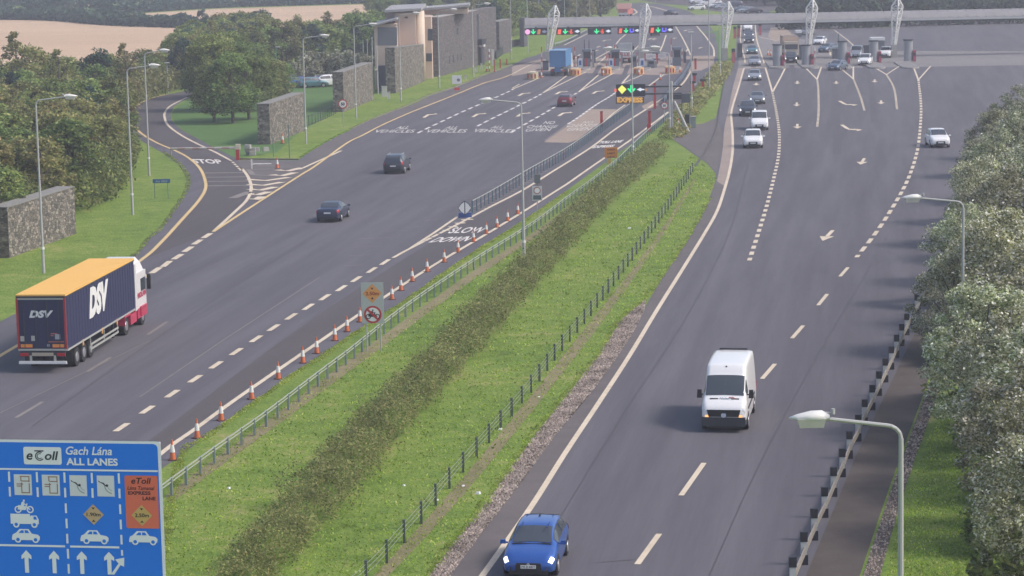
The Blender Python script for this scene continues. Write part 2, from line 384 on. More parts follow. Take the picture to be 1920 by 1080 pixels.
# shoulders of a paler asphalt
def band(name, left, right, m_, z, label, sub=5):
    a = GP(left, True, sub); c = GP(right, True, sub)
    bb = MB(); bb.poly(a+list(reversed(c)), z); return tag(bb.build(name, m_), label, kind='structure')
band('hard_shoulder', [(760,1140),(850,1070),(900,1004),(950,938),(1000,873),(1050,805),(1105,738),(1155,672),(1195,612),(1218,565),(1250,512),(1300,437),(1330,380),(1344,340)],
     [(880,1118),(905,1080),(935,1038),(1000,945),(1060,850),(1120,760),(1180,668),(1230,585),(1280,505),(1320,440),(1345,395),(1360,350)], SHOUL, .016, 'paler shoulder left of the edge line of the right road')
band('median_strip', [(1344,340),(1348,322),(1352,300),(1356,270),(1358,240),(1366,205),(1374,165),(1384,128)], [(1360,350),(1367,320),(1372,290),(1373,265),(1372,240),(1371,215),(1375,195),(1385,160),(1394,128)], CONC, .018, 'pale concrete strip beside the edge line at the toll end')
band('slip_road', [(262,490),(300,457),(345,408),(370,380),(384,358),(385,340),(374,315),(350,294),(322,280),(292,267),(262,248),(248,228),(247,212),(260,196),(285,184),(314,177),(360,170)],
     [(400,435),(440,398),(463,375),(471,354),(466,334),(454,316),(433,300),(404,286),(370,270),(340,254),(316,236),(309,222),(309,212),(318,200),(338,189),(352,183),(362,181)], ASPH2, .016, 'darker newer asphalt of the slip road curving down to the main road')
band('near_lane', [(255,900),(306,852),(450,748),(592,650),(700,577),(800,510),(916,441),(980,402),(1064,348),(1111,315),(1185,263),(1253,212),(1296,176)],
     [(255,845),(400,735),(520,645),(640,562),(736,500),(860,424),(980,360),(1033,326),(1108,279),(1156,243),(1212,208),(1252,180),(1296,138)], ASPH2, .015, 'browner asphalt of the express lane beside the median rail')
band('plaza_shoulder', [(445,300),(560,303),(593,280),(656,247),(707,223),(755,205),(805,183),(855,167),(905,146),(960,125)], [(470,372),(560,330),(650,269),(680,254.5),(712,238),(747,222),(780,208),(813,195),(851,180),(905,158),(940,149),(975,133)], SHOUL, .015, 'brownish shoulder below the gabion walls')
ground_sheet('crossover', [(1240,243),(1262,236),(1318,232),(1346,222),(1356,262),(1350,300),(1342,322),(1325,304),(1302,288),(1262,262)], SHOUL, .017, label='paved crossing place at the end of the grass median')
# concrete patches
for q in ([(1020,267),(1108,205),(1156,205),(1150,212),(1083,262),(1066,268)], [(1203,199),(1222,190),(1245,190),(1235,197),(1209,208)]):
    ground_sheet('surfacing_patch', q, PATCH, .018, label='tan patch of surfacing before the express lane posts' if q[0][0] < 1100 else 'small tan patch of surfacing under the lane sign')
ground_sheet('toll_apron', [(960,125),(1010,112),(1340,104),(1338,122),(1315,132),(1250,141),(1140,139),(1020,133),(960,143)], CONC, .017, label='tan concrete apron across the left toll lanes')
ground_sheet('toll_apron', [(1384,132),(1386,100),(1392,70),(1416,60),(1440,62),(1492,72),(1640,96),(2050,96),(2060,120),(1560,128),(1436,127)], surf('grey_apron', [(.16,.15,.155),(.20,.185,.185),(.23,.21,.20)], bump=.1), .017, label='grey concrete apron across the right toll lanes')
ground_sheet('surfacing_patch', [(1445,52),(1473,52),(1492,72),(1452,78),(1440,68)], PATCH, .02, label='tan island paving behind the first right kiosk')
ground_sheet('surfacing_patch', [(1300,107),(1338,107),(1336,117),(1298,117)], PATCH, .02, label='tan strip across the outermost left toll lane')
ground_sheet('mown_grass', [(321,214),(330,203),(350,188),(440,170),(520,140),(600,150),(640,170),(628,208),(560,250),(520,285),(445,298),(404,278),(367,257),(344,245),(329,233)], ISLE, .012, label='smooth green lawn under the cluster of trees')
ground_sheet('car_park', [(545,158),(560,150),(640,150),(700,120),(640,110),(540,140)], ASPH2, .014, label='small car park behind the silver shrubs')
ground_sheet('far_road', [(1200,1),(1310,-3),(1480,0),(1480,10),(1430,26),(1385,26),(1330,20),(1290,11),(1240,7)], ASPH2, .009, label='strip of road where cars stand far beyond the gantry')
ground_sheet('mown_grass', [(1304,60),(1352,57),(1360,80),(1362,120),(1346,118),(1346,90),(1340,62)], ISLE, .013, label='narrow grass strip between the two toll plazas')
band('dry_grass_strip', [(310,930),(400,862),(500,790),(600,715),(700,643),(800,570),(900,500),(1000,436),(1100,365)], [(318,945),(408,878),(508,806),(608,731),(708,657),(808,583),(908,510),(1008,443),(1104,370)], DRY, .009, 'bleached grass along the foot of the median rail')
band('dry_grass_strip', [(640,1130),(700,1080),(780,995),(860,905),(940,810),(1020,712),(1100,612),(1180,512),(1250,415),(1300,335)], [(680,1130),(728,1080),(805,1000),(884,910),(962,815),(1040,718),(1118,618),(1192,516),(1258,418),(1304,337)], DRY, .009, 'bleached grass along the foot of the wire fence')

K_ = MB()
for q in ([(880,215),(960,178),(1030,148),(1070,124)], [(905,219),(985,182),(1050,152),(1078,128)], [(970,217),(1050,178),(1108,145),(1125,122)], [(1050,215),(1120,175),(1165,146),(1178,122)], [(1493,290),(1494,200),(1490,150),(1484,122)], [(1570,290),(1568,200),(1562,150),(1552,122)], [(1412,300),(1416,220),(1415,150),(1411,110)], [(1640,230),(1632,150),(1620,122)]):
    line(K_, q, .75, .0205)
tag(K_.build('tyre_stain', surf('stained_asphalt', [(.080, .075, .087), (.094, .088, .101), (.110, .104, .118)], scales=(.2, 1, 9), bump=0, contrast=2)), 'darker oily tracks leading into the toll lanes', kind='structure')
T_ = MB()
for q, w_ in (([(985,1080),(1075,930),(1180,760),(1290,590),(1370,430),(1404,300)], .05), ([(1330,1080),(1420,880),(1520,690),(1620,520),(1700,380)], .05), ([(1120,1056),(1190,1050)], .06), ([(230,900),(420,760),(640,600)], .05), ([(60,800),(330,610),(560,460),(760,330)], .05), ([(1395,520),(1588,505)], .05), ([(420,560),(470,553)], .08)):
    line(T_, q, w_, .0215)
tag(T_.build('tar_seam', mat('tar_seam', (.066, .062, .07), .7)), 'thin dark tar seams in the asphalt', kind='structure')
# ---------------------------------------------------------------- markings
def marks(name, mats, label): return name, MB(), mats, label
WT = MB(); W = MB(); C = MB(); Yl = MB(); F = MB()
# right road
line(C, [(870,1130),(905,1080),(935,1038),(1000,945),(1060,850),(1120,760),(1180,668),(1230,585),(1280,505),(1320,440),(1345,395),(1360,350),(1368,320),(1373,290),(1374,265),(1373,240),(1371,215),(1375,195),(1385,163),(1395,128)], .24, .026)
line(C, [(1395,127.5),(1436,127.5)], .9, .026, smooth=False)
line(C, [(1435,127),(1441,147),(1448,172)], .24, .028, smooth=False)
line(C, [(1473,127),(1461,150),(1449,172)], .24, .03, smooth=False)
line(C, [(1448,172),(1456,212),(1461,250),(1460,290),(1452,330),(1438,385),(1421,440),(1405,489)], .3, .026, dash=(1.6,1.5))
for P_, Q_, S_ in (((1510,127),(1532,149),(1540,126)), ((1572,125),(1600,148),(1600,125)), ((1632,122),(1662,140),(1690,122)), ((1712,124),(1722,150),(1745,124))):
    line(C, [P_, Q_], .22, .026, smooth=False); line(C, [Q_, S_], .22, .028, smooth=False)
line(C, [(1532,149),(1534,165),(1535,200),(1534,222),(1532,238)], .26, .026, dash=(1.2,.7))
line(C, [(1600,148),(1611,175),(1616,190),(1621,208)], .26, .026, dash=(1.2,.7))
line(C, [(1662,140),(1676,165),(1682,205)], .26, .026, dash=(1.2,.7))
line(C, [(1722,150),(1727,200),(1724,255),(1717,295),(1700,342),(1672,392),(1640,440),(1606,483)], .3, .026, dash=(2.6,1.7))
for a_, b_ in (((1575,519),(1590,502)), ((1534,573),(1551,552)), ((1485,635),(1506,611)), ((1429,711),(1453,683)), ((1277,930),(1320,869)), ((1195,1059),(1236,1002))):
    line(C, [a_, b_], .22, .026, smooth=False)
# beyond the right booths
line(C, [(1390,46),(1389,60),(1388,72),(1391,90),(1396,108),(1397,118)], .22, .026)
line(C, [(1416,46),(1417,60),(1419,75),(1425,95),(1433,119)], .22, .026)
line(C, [(1425,70),(1440,73),(1455,76),(1515,75)], .3, .027, smooth=False)
line(C, [(1534,68),(1545,82),(1555,90),(1557,104)], .25, .028); line(C, [(1554,89),(1562,95)], .25, .03, smooth=False)
line(C, [(1565,57),(1590,76),(1606,91)], .22, .026, smooth=False)
line(C, [(1500,56),(1560,55),(1620,50),(1660,49)], .5, .025)
# left road
line(Yl, [(-60,708),(0,668),(60,632),(130,582),(262,490),(300,457),(345,408),(370,380),(384,358),(385,340),(374,315),(350,294),(322,280),(292,267),(262,248),(248,228),(247,212),(260,196),(285,184),(315,176.5)], .28, .028)
line(C, [(400,435),(440,398),(463,375),(471,354),(466,334),(454,317),(451,320)], .28, .028)
line(C, [(434,302),(404,286),(370,270),(340,254),(316,236),(309,222),(309,212),(318,200),(338,189),(352,183),(362,181)], .28, .028)
line(C, [(436,304),(450,318)], .26, .028, dash=(1.2,.9), smooth=False)
line(FB := F, [(315,177.5),(358,177)], .3, .028, smooth=False)
line(Yl, [(400,435),(470,389),(560,331),(592,311),(650,269),(680,254),(712,237),(747,221),(780,207),(813,194),(851,179),(905,157),(940,147),(961,139)], .26, .03)
line(C, [(961,139),(985,126),(1006,117)], .24, .03)
line(C, [(1058,85),(1100,64),(1140,45)], .24, .03, smooth=False)
for a_, b_ in (((264,525),(278,515)), ((305,501),(319,490)), ((325,487),(341,477)), ((345,473),(360,463)), ((363,459),(377,450)), ((381,447),(395,438)), ((284,513),(300,502))):
    line(C, [a_, b_], .42, .03, smooth=False)
for a_, b_ in (((30,784),(80,754)), ((163,698),(207,671)), ((277,628),(313,604))):
    line(F, [a_, b_], .2, .024, smooth=False)
line(F, [(0,775),(280,640)], .05, .022, smooth=False); line(F, [(262,745),(416,640),(600,520)], .07, .022, smooth=False)
cs = [(177,837),(228,802),(276,769),(323,739),(366,711),(405,685),(443,660),(480,636),(513,615),(546,594),(578,576),(609,558),(640,541),(668,524),(697,507),(722,492)]
for x, y in cs:
    k = .24*(y+139)/9.0*.45; line(C, [(x-k, y+k*.67), (x+k, y-k*.67)], .3, .026, smooth=False)
line(C, [(200,940),(306,848),(369,803),(450,744),(592,646),(700,572),(800,506),(916,437),(980,398),(1064,345)], .26, .028)
line(C, [(1064,345),(1111,312),(1185,261),(1212,241),(1253,210)], .26, .028)
line(C, [(737,484),(768,467),(860,420),(920,388),(980,357),(1033,324),(1108,277),(1156,241),(1212,205)], .26, .028)
line(C, [(1215,203),(1252,178),(1280,157),(1296,133)], .26, .028)
line(C, [(768,467),(814,437),(858,407)], .24, .03, smooth=False)
line(F, [(888,389),(960,344),(996,321),(1064,281),(1121,240)], .22, .03)
line(C, [(1130,231),(1150,213),(1172,197)], .22, .03)
for k in range(7):        # hatching ahead of the blue marker
    t = k/7; x0 = 792+(872-792)*t; y0 = 451-(451-404)*t
    line(C if k > 2 else F, [(x0+4, y0+2), (x0+24*(t+.25), y0+1)], .55, .029, smooth=False)
for k in range(22):       # bars between the delineator posts
    t = k/22; x0 = 884+(1010-884)*t; y0 = 394-(394-318)*t
    line(F, [(x0, y0+2), (x0+24, y0)], .3, .029, smooth=False)
for x0, y0, L_ in ((915,362,46),(890,372,40),(872,385,20),(850,392,20),(820,412,24),(795,425,36),(765,432,44),(735,446,60),(715,462,50),(695,478,40),(680,497,36),(930,352,40),(950,340,30),(960,330,40),(975,318,40),(985,306,40),(995,296,40),(1010,287,40)):
    line(F, [(x0-L_, y0+2), (x0, y0)], .10, .022, smooth=False)
# toll lane dashes
D1 = [(783,250),(795,244),(820,232),(869,209),(916,189),(945,176),(962,168)]
D2 = [(895,237),(916,226),(979,195),(1007,181),(1019,174)]
D3 = [(958,249),(985,233),(1037,203),(1071,181),(1086,172)]
D4 = [(1065,233),(1085,220),(1119,196),(1144,181),(1166,165)]
for q in (D1, D2, D3): line(W, q, .3, .026, dash=(3.0,1.9))
line(W, D4, .28, .026, dash=(2.6,.8))
line(F, [(1022,264),(1065,233)], .2, .024, smooth=False)
for a_, b_, c_ in (((960,168),(1022,142),None), ((1019,174),(1063,142),(1099,135)), ((1086,172),(1123,140),(1152,137)), ((1166,157),(1181,140),(1204,141)), ((1217,161),(1245,140),None)):
    line(C, [a_, b_], .24, .028, smooth=False)
    if c_: line(C, [a_, c_], .24, .030, smooth=False)
line(C, [(960,166),(974,158)], .2, .03, smooth=False)
# beyond the left booths
line(C, [(1173,65),(1163,73),(1155,83)], .24, .026, smooth=False); line(C, [(1249,66),(1243,84),(1237,97)], .24, .026, smooth=False)
line(C, [(1267,50),(1280,72),(1290,92),(1295,104)], .24, .026); line(C, [(1290,92),(1281,104)], .24, .028, smooth=False)
line(C, [(1306,49),(1320,65),(1331,80),(1338,92),(1339,106)], .28, .026)
line(C, [(1114,112),(1150,92),(1170,82)], .26, .026); line(C, [(1121,121),(1137,105)], .24, .026, smooth=False); line(C, [(1180,104),(1198,85)], .24, .026, smooth=False); line(C, [(1076,111),(1088,102)], .24, .026, smooth=False)
line(C, [(1186,28),(1194,23),(1188,17)], .45, .026)
line(C, [(1200,10.5),(1224,13),(1260,23)], .5, .026)
# hatching beside the slip road
for k in range(7):
    t = k/6; y = 318+(372-318)*t; xr = 560-(560-486)*t; xl = 462+8*t
    if k < 2: xl = 520 - 10*k
    line(C, [(xl, y+1), ((xl+xr)/2, y+3), (xr+6, y-3)], .8, .029, smooth=False)
for k, y in enumerate((325,333,341,349)): line(F, [(383+k*2, y), (457+k*4, y-1)], .7, .029, smooth=False)
line(F, [(436,372),(468,360)], .8, .028, smooth=False)
line(F, [(470,318),(520,317)], .5, .028, smooth=False); line(F, [(466,318),(474,328),(512,330)], .5, .028, smooth=False)
line(F, [(482,311),(512,311)], .5, .028, smooth=False)
line(C, [(562,318),(640,283)], .3, .028, smooth=False)
# lettering on the road
for s, q in (('ALL',((741,242),(764,242),(748,237))), ('VEHICLES',((700,249),(775,249),(706,243.5))), ('ALL',((833,242),(856,242),(840,237))), ('VEHICLES',((796,249),(872,249),(803,243))), ('ALL',((919,241),(941,241),(926,236))), ('VEHICLES',((885,248),(962,249),(892,242)))):
    road_text(WT, s, *q, bold=.01)
for s, q in (('NO',((1018,233),(1038,233),(1023,227.5))), ('CHANGE',((986,240),(1042,240),(992,235))), ('GIVEN',((983,247),(1030,246),(989,241.5)))): road_text(WT, s, *q, bold=.01)
for s, q in (('NO',((1091,232),(1109,232),(1097,227))), ('CHANGE',((1060,238.5),(1118,238),(1067,233))), ('GIVEN',((1060,246),(1104,245),(1068,240)))): road_text(WT, s, *q, bold=.01)
road_text(W, 'SLOW', (838,438), (902,437), (853,427), bold=.02); road_text(W, 'DOWN', (802,455.5), (872,453), (824,445.5), bold=.02)
road_text(W, 'TOLL LANE', (1121,270), (1164,267.5), (1128,265)); road_text(W, 'EXPRESS', (1109,278.5), (1148,276.5), (1116,273.5))
road_text(W, 'STOP', (364,306.5), (419,307.5), (358,298.5), bold=.03)
def arrow(mb, px, py, ang=0, L=5.2, w_=.95, bend=0, z=.024):
    o = G(px, py); ang += dirpx((px, py), (px, py-6)); ca, sa = math.cos(ang), math.sin(ang)
    def P_(x, y): return (o.x+x*ca-y*sa, o.y+x*sa+y*ca, z)
    if not bend:
        mb.add([P_(-w_*.14,-L/2),P_(w_*.14,-L/2),P_(w_*.14,L*.12),P_(-w_*.14,L*.12)], [(0,1,2,3)])
        mb.add([P_(-w_/2,L*.08),P_(w_/2,L*.08),P_(0,L/2)], [(0,1,2)])
    else:
        mb.add([P_(-.3,-L/2),P_(.1,-L/2),P_(.1,L*.15),P_(-.3,L*.3)], [(0,1,2,3)])
        mb.add([P_(-.3,L*.3),P_(.1,L*.15),P_(bend*.9+.1,L*.3),P_(bend*.9,L*.42)] if bend > 0 else [P_(-.3,L*.15),P_(.1,L*.3),P_(bend*.9,L*.42),P_(bend*.9-.1,L*.3)], [(0,1,2,3)])
        mb.add([P_(bend*.8,L*.15),P_(bend*1.6,L*.36),P_(bend*.8,L*.55)], [(0,1,2) if bend > 0 else (0,2,1)])
for x, y in ((1495,155),(1494,196),(1495,237),(1568,155),(1640,152)): arrow(C, x, y, math.pi, L=6)
arrow(C, 1552, 442, math.pi-.12, 6, 1.0); arrow(C, 1617, 303, math.pi-.06, 6, 1.0); arrow(C, 1418, 158, math.pi, 5, 1.1)
arrow(C, 1580, 194, math.pi+.12, 8, 1.2, bend=-.9); arrow(C, 1585, 240, math.pi+.12, 8, 1.2, bend=-.9); arrow(C, 1652, 192, math.pi, 6)
for x, y in ((802,217),(894,216),(977,215),(1055,214),(979,177),(1049,174),(1118,173),(1135,76),(1220,73),(1287,57)): arrow(C, x, y, -.12, 6, .8, bend=.6)
for x, y in ((1118,95),(1226,74),(1265,72),(1313,90),(1122,88)): arrow(C, x, y, -.1, 5, .9)
for o_, m_, l_ in ((WT, WORNW, 'worn white lettering before the left toll lanes'), (W, WHITE, 'white lane lines and lettering on the toll plaza'), (C, CREAM, 'cream edge lines, lane dashes and arrows on the roads'), (Yl, YELLOW, 'yellow edge line of the slip road and left shoulder'), (F, FAINT, 'worn faint lines and bars on the asphalt')):
    tag(o_.build('road_markings', m_), l_, kind='structure')

# the kerb that edges the central strip
b = MB(); kp = GP([(1304,312),(1322,286),(1336,262),(1346,232),(1352,190),(1360,150),(1372,118)], True, 6)
vs = []
for p in kp: vs += [(p.x-.08, p.y, 0), (p.x-.08, p.y, .10), (p.x+.08, p.y, .10), (p.x+.08, p.y, 0)]
b.add(vs, [(4*i+a, 4*i+a+1, 4*i+5+a, 4*i+4+a) for i in range(len(kp)-1) for a in range(3)])
tag(b.build('kerb', mat('dark_kerb', (.09, .085, .09), .85)), 'dark kerb line between the median planting and the concrete strip', kind='structure')
b = MB()
for px in ([(446,299),(500,299.5),(560,300)], [(656,244),(707,220),(755,202),(805,179),(855,163),(905,142),(960,121)]):
    kp = GP(px, True, 5); vs = []
    for p in kp: vs += [(p.x, p.y-.1, 0), (p.x, p.y-.1, .13), (p.x, p.y+.15, .13), (p.x, p.y+.15, 0)]
    b.add(vs, [(4*i+a, 4*i+4+a, 4*i+5+a, 4*i+a+1) for i in range(len(kp)-1) for a in range(3)])
tag(b.build('kerb', mat('brown_kerb', (.20, .17, .15), .9, noise=.2, nscale=1)), 'brownish kerb along the grass below the gabion walls', kind='structure')

# ================================================================= VEHICLES (local +Y is forward, origin on the road under the middle)
def paint(name, c, metal=.35, rough=.35): return mat(name, c, rough, metal, coat=.5, noise=.06, nscale=1.5)
def cr1(p, t):
    n = len(p)-1; i = min(int(t), n-1); u = t-i
    a = p[i-1] if i > 0 else 2*p[0]-p[1]; b_, c = p[i], p[i+1]; d = p[i+2] if i+2 <= n else 2*p[n]-p[n-1]
    return .5*((2*b_)+(c-a)*u+(2*a-5*b_+4*c-d)*u*u+(3*b_-a-3*c+d)*u**3)
class Shell:
    def __init__(s, st):
        grid = []
        for (y, zb, zs, zt, ws, wt) in st:
            k = .86
            grid.append([(0, y, zb), (ws*.86, y, zb), (ws*.975, y, zb+.10), (ws, y, zb+(zs-zb)*.55), (ws*.97, y, zs), (wt+(ws-wt)*.10, y, zs+(zt-zs)*k), (wt*.82, y, zt), (0, y, zt+.02)])
        s.g = np.array(grid); s.nu = len(st)-1; s.nv = 7
    def S(s, u, v):
        rows = np.array([cr1(s.g[:, j], u) for j in range(8)]); return cr1(rows, v)
    def N(s, u, v):
        e = .02; a = s.S(min(s.nu, u+e), v)-s.S(max(0, u-e), v); b_ = s.S(u, min(7, v+e))-s.S(u, max(0, v-e))
        n = np.cross(a, b_); l = np.linalg.norm(n); return n/l if l > 0 else n
    def body(s, mb, su=3, sv=2):
        U = [i/su for i in range(s.nu*su+1)]; V = [j/sv for j in range(7*sv+1)]
        pts = [[s.S(u, v) for v in V] for u in U]
        vs = []; nv = len(V)
        for r in pts:
            vs += [tuple(p) for p in r]+[(-p[0], p[1], p[2]) for p in reversed(r[1:-1])]
        m_ = 2*nv-2
        fs = [(i*m_+j, i*m_+(j+1) % m_, (i+1)*m_+(j+1) % m_, (i+1)*m_+j) for i in range(len(U)-1) for j in range(m_)]
        fs += [tuple(range(m_-1, -1, -1)), tuple(range((len(U)-1)*m_, len(U)*m_))]
        mb.add(vs, fs)
    def patch(s, mb, u0, u1, v0, v1, off=.012, nu=6, nv=4, sides=(1, -1), fn=None):
        for sg in sides:
            vs = []
            for i in range(nu+1):
                for j in range(nv+1):
                    a, b_ = i/nu, j/nv
                    uu = u0+(u1-u0)*a; vv = v0+(v1-v0)*b_
                    if fn: uu, vv = fn(uu, vv, a, b_)
                    p = s.S(uu, vv)+s.N(uu, vv)*off
                    vs.append((p[0]*sg, p[1], p[2]))
            f = [(i*(nv+1)+j, i*(nv+1)+j+1, (i+1)*(nv+1)+j+1, (i+1)*(nv+1)+j) for i in range(nu) for j in range(nv)]
            mb.add(vs, f)
ST = dict(
 hatch=[(-2.17,.44,.78,.84,.66,.5),(-2.08,.30,.88,1.02,.83,.62),(-1.92,.26,.94,1.16,.88,.62),(-1.62,.24,.97,1.36,.90,.60),(-1.2,.22,.98,1.44,.91,.61),(-.4,.22,.96,1.47,.91,.62),(.25,.22,.94,1.42,.91,.61),(.72,.22,.92,1.21,.91,.64),(1.12,.22,.90,1.01,.91,.70),(1.6,.22,.83,.93,.90,.70),(1.93,.24,.73,.84,.87,.64),(2.1,.28,.60,.70,.80,.56),(2.17,.34,.50,.58,.70,.5)],
 suv=[(-2.3,.50,.90,.98,.70,.55),(-2.2,.36,1.02,1.2,.88,.66),(-2.05,.30,1.08,1.4,.92,.66),(-1.8,.28,1.10,1.58,.94,.66),(-1.3,.27,1.10,1.66,.94,.67),(-.4,.27,1.08,1.69,.94,.68),(.3,.27,1.07,1.64,.94,.67),(.8,.27,1.05,1.38,.94,.70),(1.2,.27,1.03,1.14,.94,.76),(1.7,.27,.96,1.06,.93,.76),(2.05,.30,.86,.98,.90,.70),(2.24,.36,.70,.82,.82,.62),(2.3,.42,.58,.68,.72,.55)],
 saloon=[(-2.35,.44,.80,.86,.68,.55),(-2.26,.30,.90,1.0,.84,.66),(-2.0,.26,.93,1.04,.88,.68),(-1.6,.24,.95,1.08,.90,.68),(-1.05,.23,.96,1.34,.91,.60),(-.45,.22,.95,1.42,.91,.60),(.3,.22,.94,1.38,.91,.60),(.78,.22,.92,1.18,.91,.64),(1.2,.22,.90,1.0,.91,.70),(1.7,.22,.83,.92,.90,.70),(2.05,.24,.73,.83,.87,.64),(2.25,.28,.60,.70,.80,.56),(2.33,.34,.50,.58,.70,.5)],
 panel=[(-2.95,.50,1.30,2.35,.90,.78),(-2.9,.38,1.35,2.56,.965,.84),(-2.6,.32,1.40,2.66,.99,.86),(-1.0,.30,1.42,2.72,.99,.87),(.9,.30,1.42,2.70,.99,.86),(1.25,.30,1.42,2.60,.99,.83),(1.52,.30,1.42,2.30,.99,.82),(1.9,.30,1.40,1.93,.985,.83),(2.28,.30,1.34,1.50,.98,.84),(2.6,.30,1.16,1.30,.965,.80),(2.84,.32,.96,1.10,.92,.74),(2.94,.36,.80,.90,.84,.66)],
 smallvan=[(-2.2,.45,1.1,1.72,.84,.72),(-2.15,.34,1.12,1.84,.90,.76),(-1.8,.28,1.14,1.88,.92,.77),(-.6,.28,1.14,1.9,.92,.77),(.35,.28,1.13,1.84,.92,.75),(.75,.28,1.12,1.62,.92,.75),(1.25,.28,1.08,1.22,.92,.78),(1.65,.28,1.0,1.1,.91,.76),(2.0,.30,.88,.98,.88,.70),(2.15,.34,.72,.82,.82,.62),(2.22,.40,.6,.68,.72,.55)])
WS = dict(hatch=(6.05,7.85,2.1,3.75), suv=(6.05,7.85,2.1,3.7), saloon=(6.05,7.85,3.1,4.7), panel=(6.1,7.95,.05,.9), smallvan=(4.1,5.9,.1,.9))   # windscreen u0,u1, rear window u0,u1
SG = dict(hatch=((2.9,5.0),(5.12,7.3)), suv=((2.6,5.0),(5.12,7.3)), saloon=((3.9,5.0),(5.12,7.3)), panel=((6.0,7.4),), smallvan=((3.2,5.3),))
WH = dict(hatch=(1.33,-1.33,.32), suv=(1.38,-1.38,.36), saloon=(1.42,-1.38,.32), panel=(1.95,-1.72,.35), smallvan=(1.4,-1.4,.32))
SPEC = {}
def car(kind, paintm, label, cat, loc, rz, name='parked_car', lit=True, group=None, detail=1, rails=False, plate=None, roofm=None):
    st = ST[kind]; sh = Shell(st); t = thing(name, label, cat, loc, rz, group)
    y0, y1 = st[0][0], st[-1][0]
    b = MB(); sh.body(b, 3 if detail else 2, 2); b.build('body', paintm, t, True)
    w = WS[kind]
    b = MB(); sh.patch(b, w[0], w[1], 5.35, 7, .014, 6, 5); b.build('windscreen', GLASS, t, True)
    if kind not in ('panel',):
        b = MB(); sh.patch(b, w[2], w[3], 5.45, 7, .014, 5, 4); b.build('rear_window', GLASS, t, True)
    for (u0, u1) in SG[kind]:
        for sg in (1, -1):
            b = MB(); sh.patch(b, u0, u1, 4.18, 4.9, .012, 6, 3, (sg,)); b.build('side_window', GLASS, t, True)
    fy = st[-2][0]; zg = st[-2][2]; wf = st[-2][4]; big = kind in ('suv', 'panel')
    # lamps
    nu = sh.nu
    for sg in (1, -1):
        b = MB(); sh.patch(b, nu-1.95, nu-.85, 3.75 if not big else 3.6, 4.55, .016, 5, 4, (sg,), fn=lambda uu, vv, a, b_: (uu+.15*b_, vv)); b.build('headlight', (HEAD if lit else HEADO), t, True)
    if kind == 'panel':
        for sg in (1, -1):
            b = MB(); b.box((sg*.93, y0+.0, 1.0), (.12, .06, .45)); b.build('tail_light', TAIL, t)
    else:
        for sg in (1, -1):
            b = MB(); sh.patch(b, .35, 1.7, 3.5, 4.35, .016, 4, 4, (sg,)); b.build('tail_light', TAIL, t, True)
    # grille and bumper intake, on the nose
    b = MB(); gz = st[-1][2]; b.box((0, y1+.0, st[-1][1]+.12), (.9 if kind != 'panel' else 1.3, .05, .26 if kind != 'panel' else .24), taper=.9 if kind != 'panel' else 1); b.box((0, y1-.01, gz-.02 if kind != 'panel' else gz+.06), (.8 if kind != 'panel' else 1.3, .06, .12 if kind != 'panel' else .30), taper=1.12); b.build('grille', BLACK, t)
    b = MB(); b.box((0, y1+.035, st[-1][1]+.13), (.52, .02, .115)); o = b.build('number_plate', PLATE, t)
    if plate:
        b = MB(); text_on(b, plate, (.23, y1+.049, st[-1][1]+.09), (-.46, 0, 0), (0, 0, .08), .01); b.build('plate_lettering', PLTXT, o)
    b = MB(); b.box((0, y0-.0, .74 if kind != 'panel' else .62), (.52, .03, .115)); b.build('number_plate', PLATE, t)
    b = MB(); b.box((0, y0+.06, st[0][1]-.06), (1.35, .16, .16)); b.build('rear_valance', BLACK, t)
    b = MB(); b.box((0, y1-.1, st[-1][1]-.08), (1.3, .2, .14)); b.build('front_valance', BLACK, t)
    if kind == 'panel':
        b = MB(); sh.patch(b, nu-2.6, nu-.1, 1.0, 2.6, .02, 5, 3); b.box((0, y1-.06, .50), (1.86, .22, .38)); b.build('bumper', mat('bumper_grey', (.04, .043, .05), .6), t, False)
        for sg in (1, -1):
            b = MB(); b.box((sg*.45, 2.44, 1.405), (.36, .06, .03), rx=-.5); b.build('bonnet_vent', BLACK, t)
            b = MB(); b.box((sg*1.0, .2, .95), (.03, 3.6, .1)); b.build('side_trim', BLACK, t)
    # mirrors
    yw = st[8][0]-.28 if kind not in ('panel', 'smallvan') else (2.0 if kind == 'panel' else .85)
    zm = st[8][2]+.10 if kind not in ('panel', 'smallvan') else (1.55 if kind == 'panel' else 1.22)
    for sg in (1, -1):
        b = MB(); sz = (.2, .1, .14) if kind != 'panel' else (.22, .14, .36)
        b.box((sg*(st[5][4]+.13), yw, zm), sz, taper=.8); b.box((sg*(st[5][4]+.02), yw, zm-.03), (.12, .05, .05)); b.build('mirror', BLACK if kind == 'panel' else paintm, t)
    # wheels
    f_, r_, rad = WH[kind]; hw = st[5][4]
    for yy in (f_, r_):
        for sg in (1, -1):
            b = MB(); b.tube((sg*(hw-.05), yy, rad+.03), (sg*(hw+.004), yy, rad+.03), rad+.06, rad+.05, 20); b.build('wheel_arch', BLACK, t)
            b = MB(); b.tube((sg*(hw-.20), yy, rad), (sg*(hw+.012), yy, rad), rad, rad-.02, 20); o = b.build('wheel', RUBBER, t)
            b = MB(); b.tube((sg*(hw), yy, rad), (sg*(hw+.022), yy, rad), rad*.66, rad*.62, 14); b.build('rim', RIM, o)
    if rails:
        for sg in (1, -1):
            b = MB(); b.tube((sg*.62, -1.5, st[5][3]+.01), (sg*.62, .2, st[5][3]+.03), .025); b.build('roof_rail', GALV, t)
    return t
def place(px, py): return G(px, py)
def rdir(a, b_): return dirpx(a, b_)

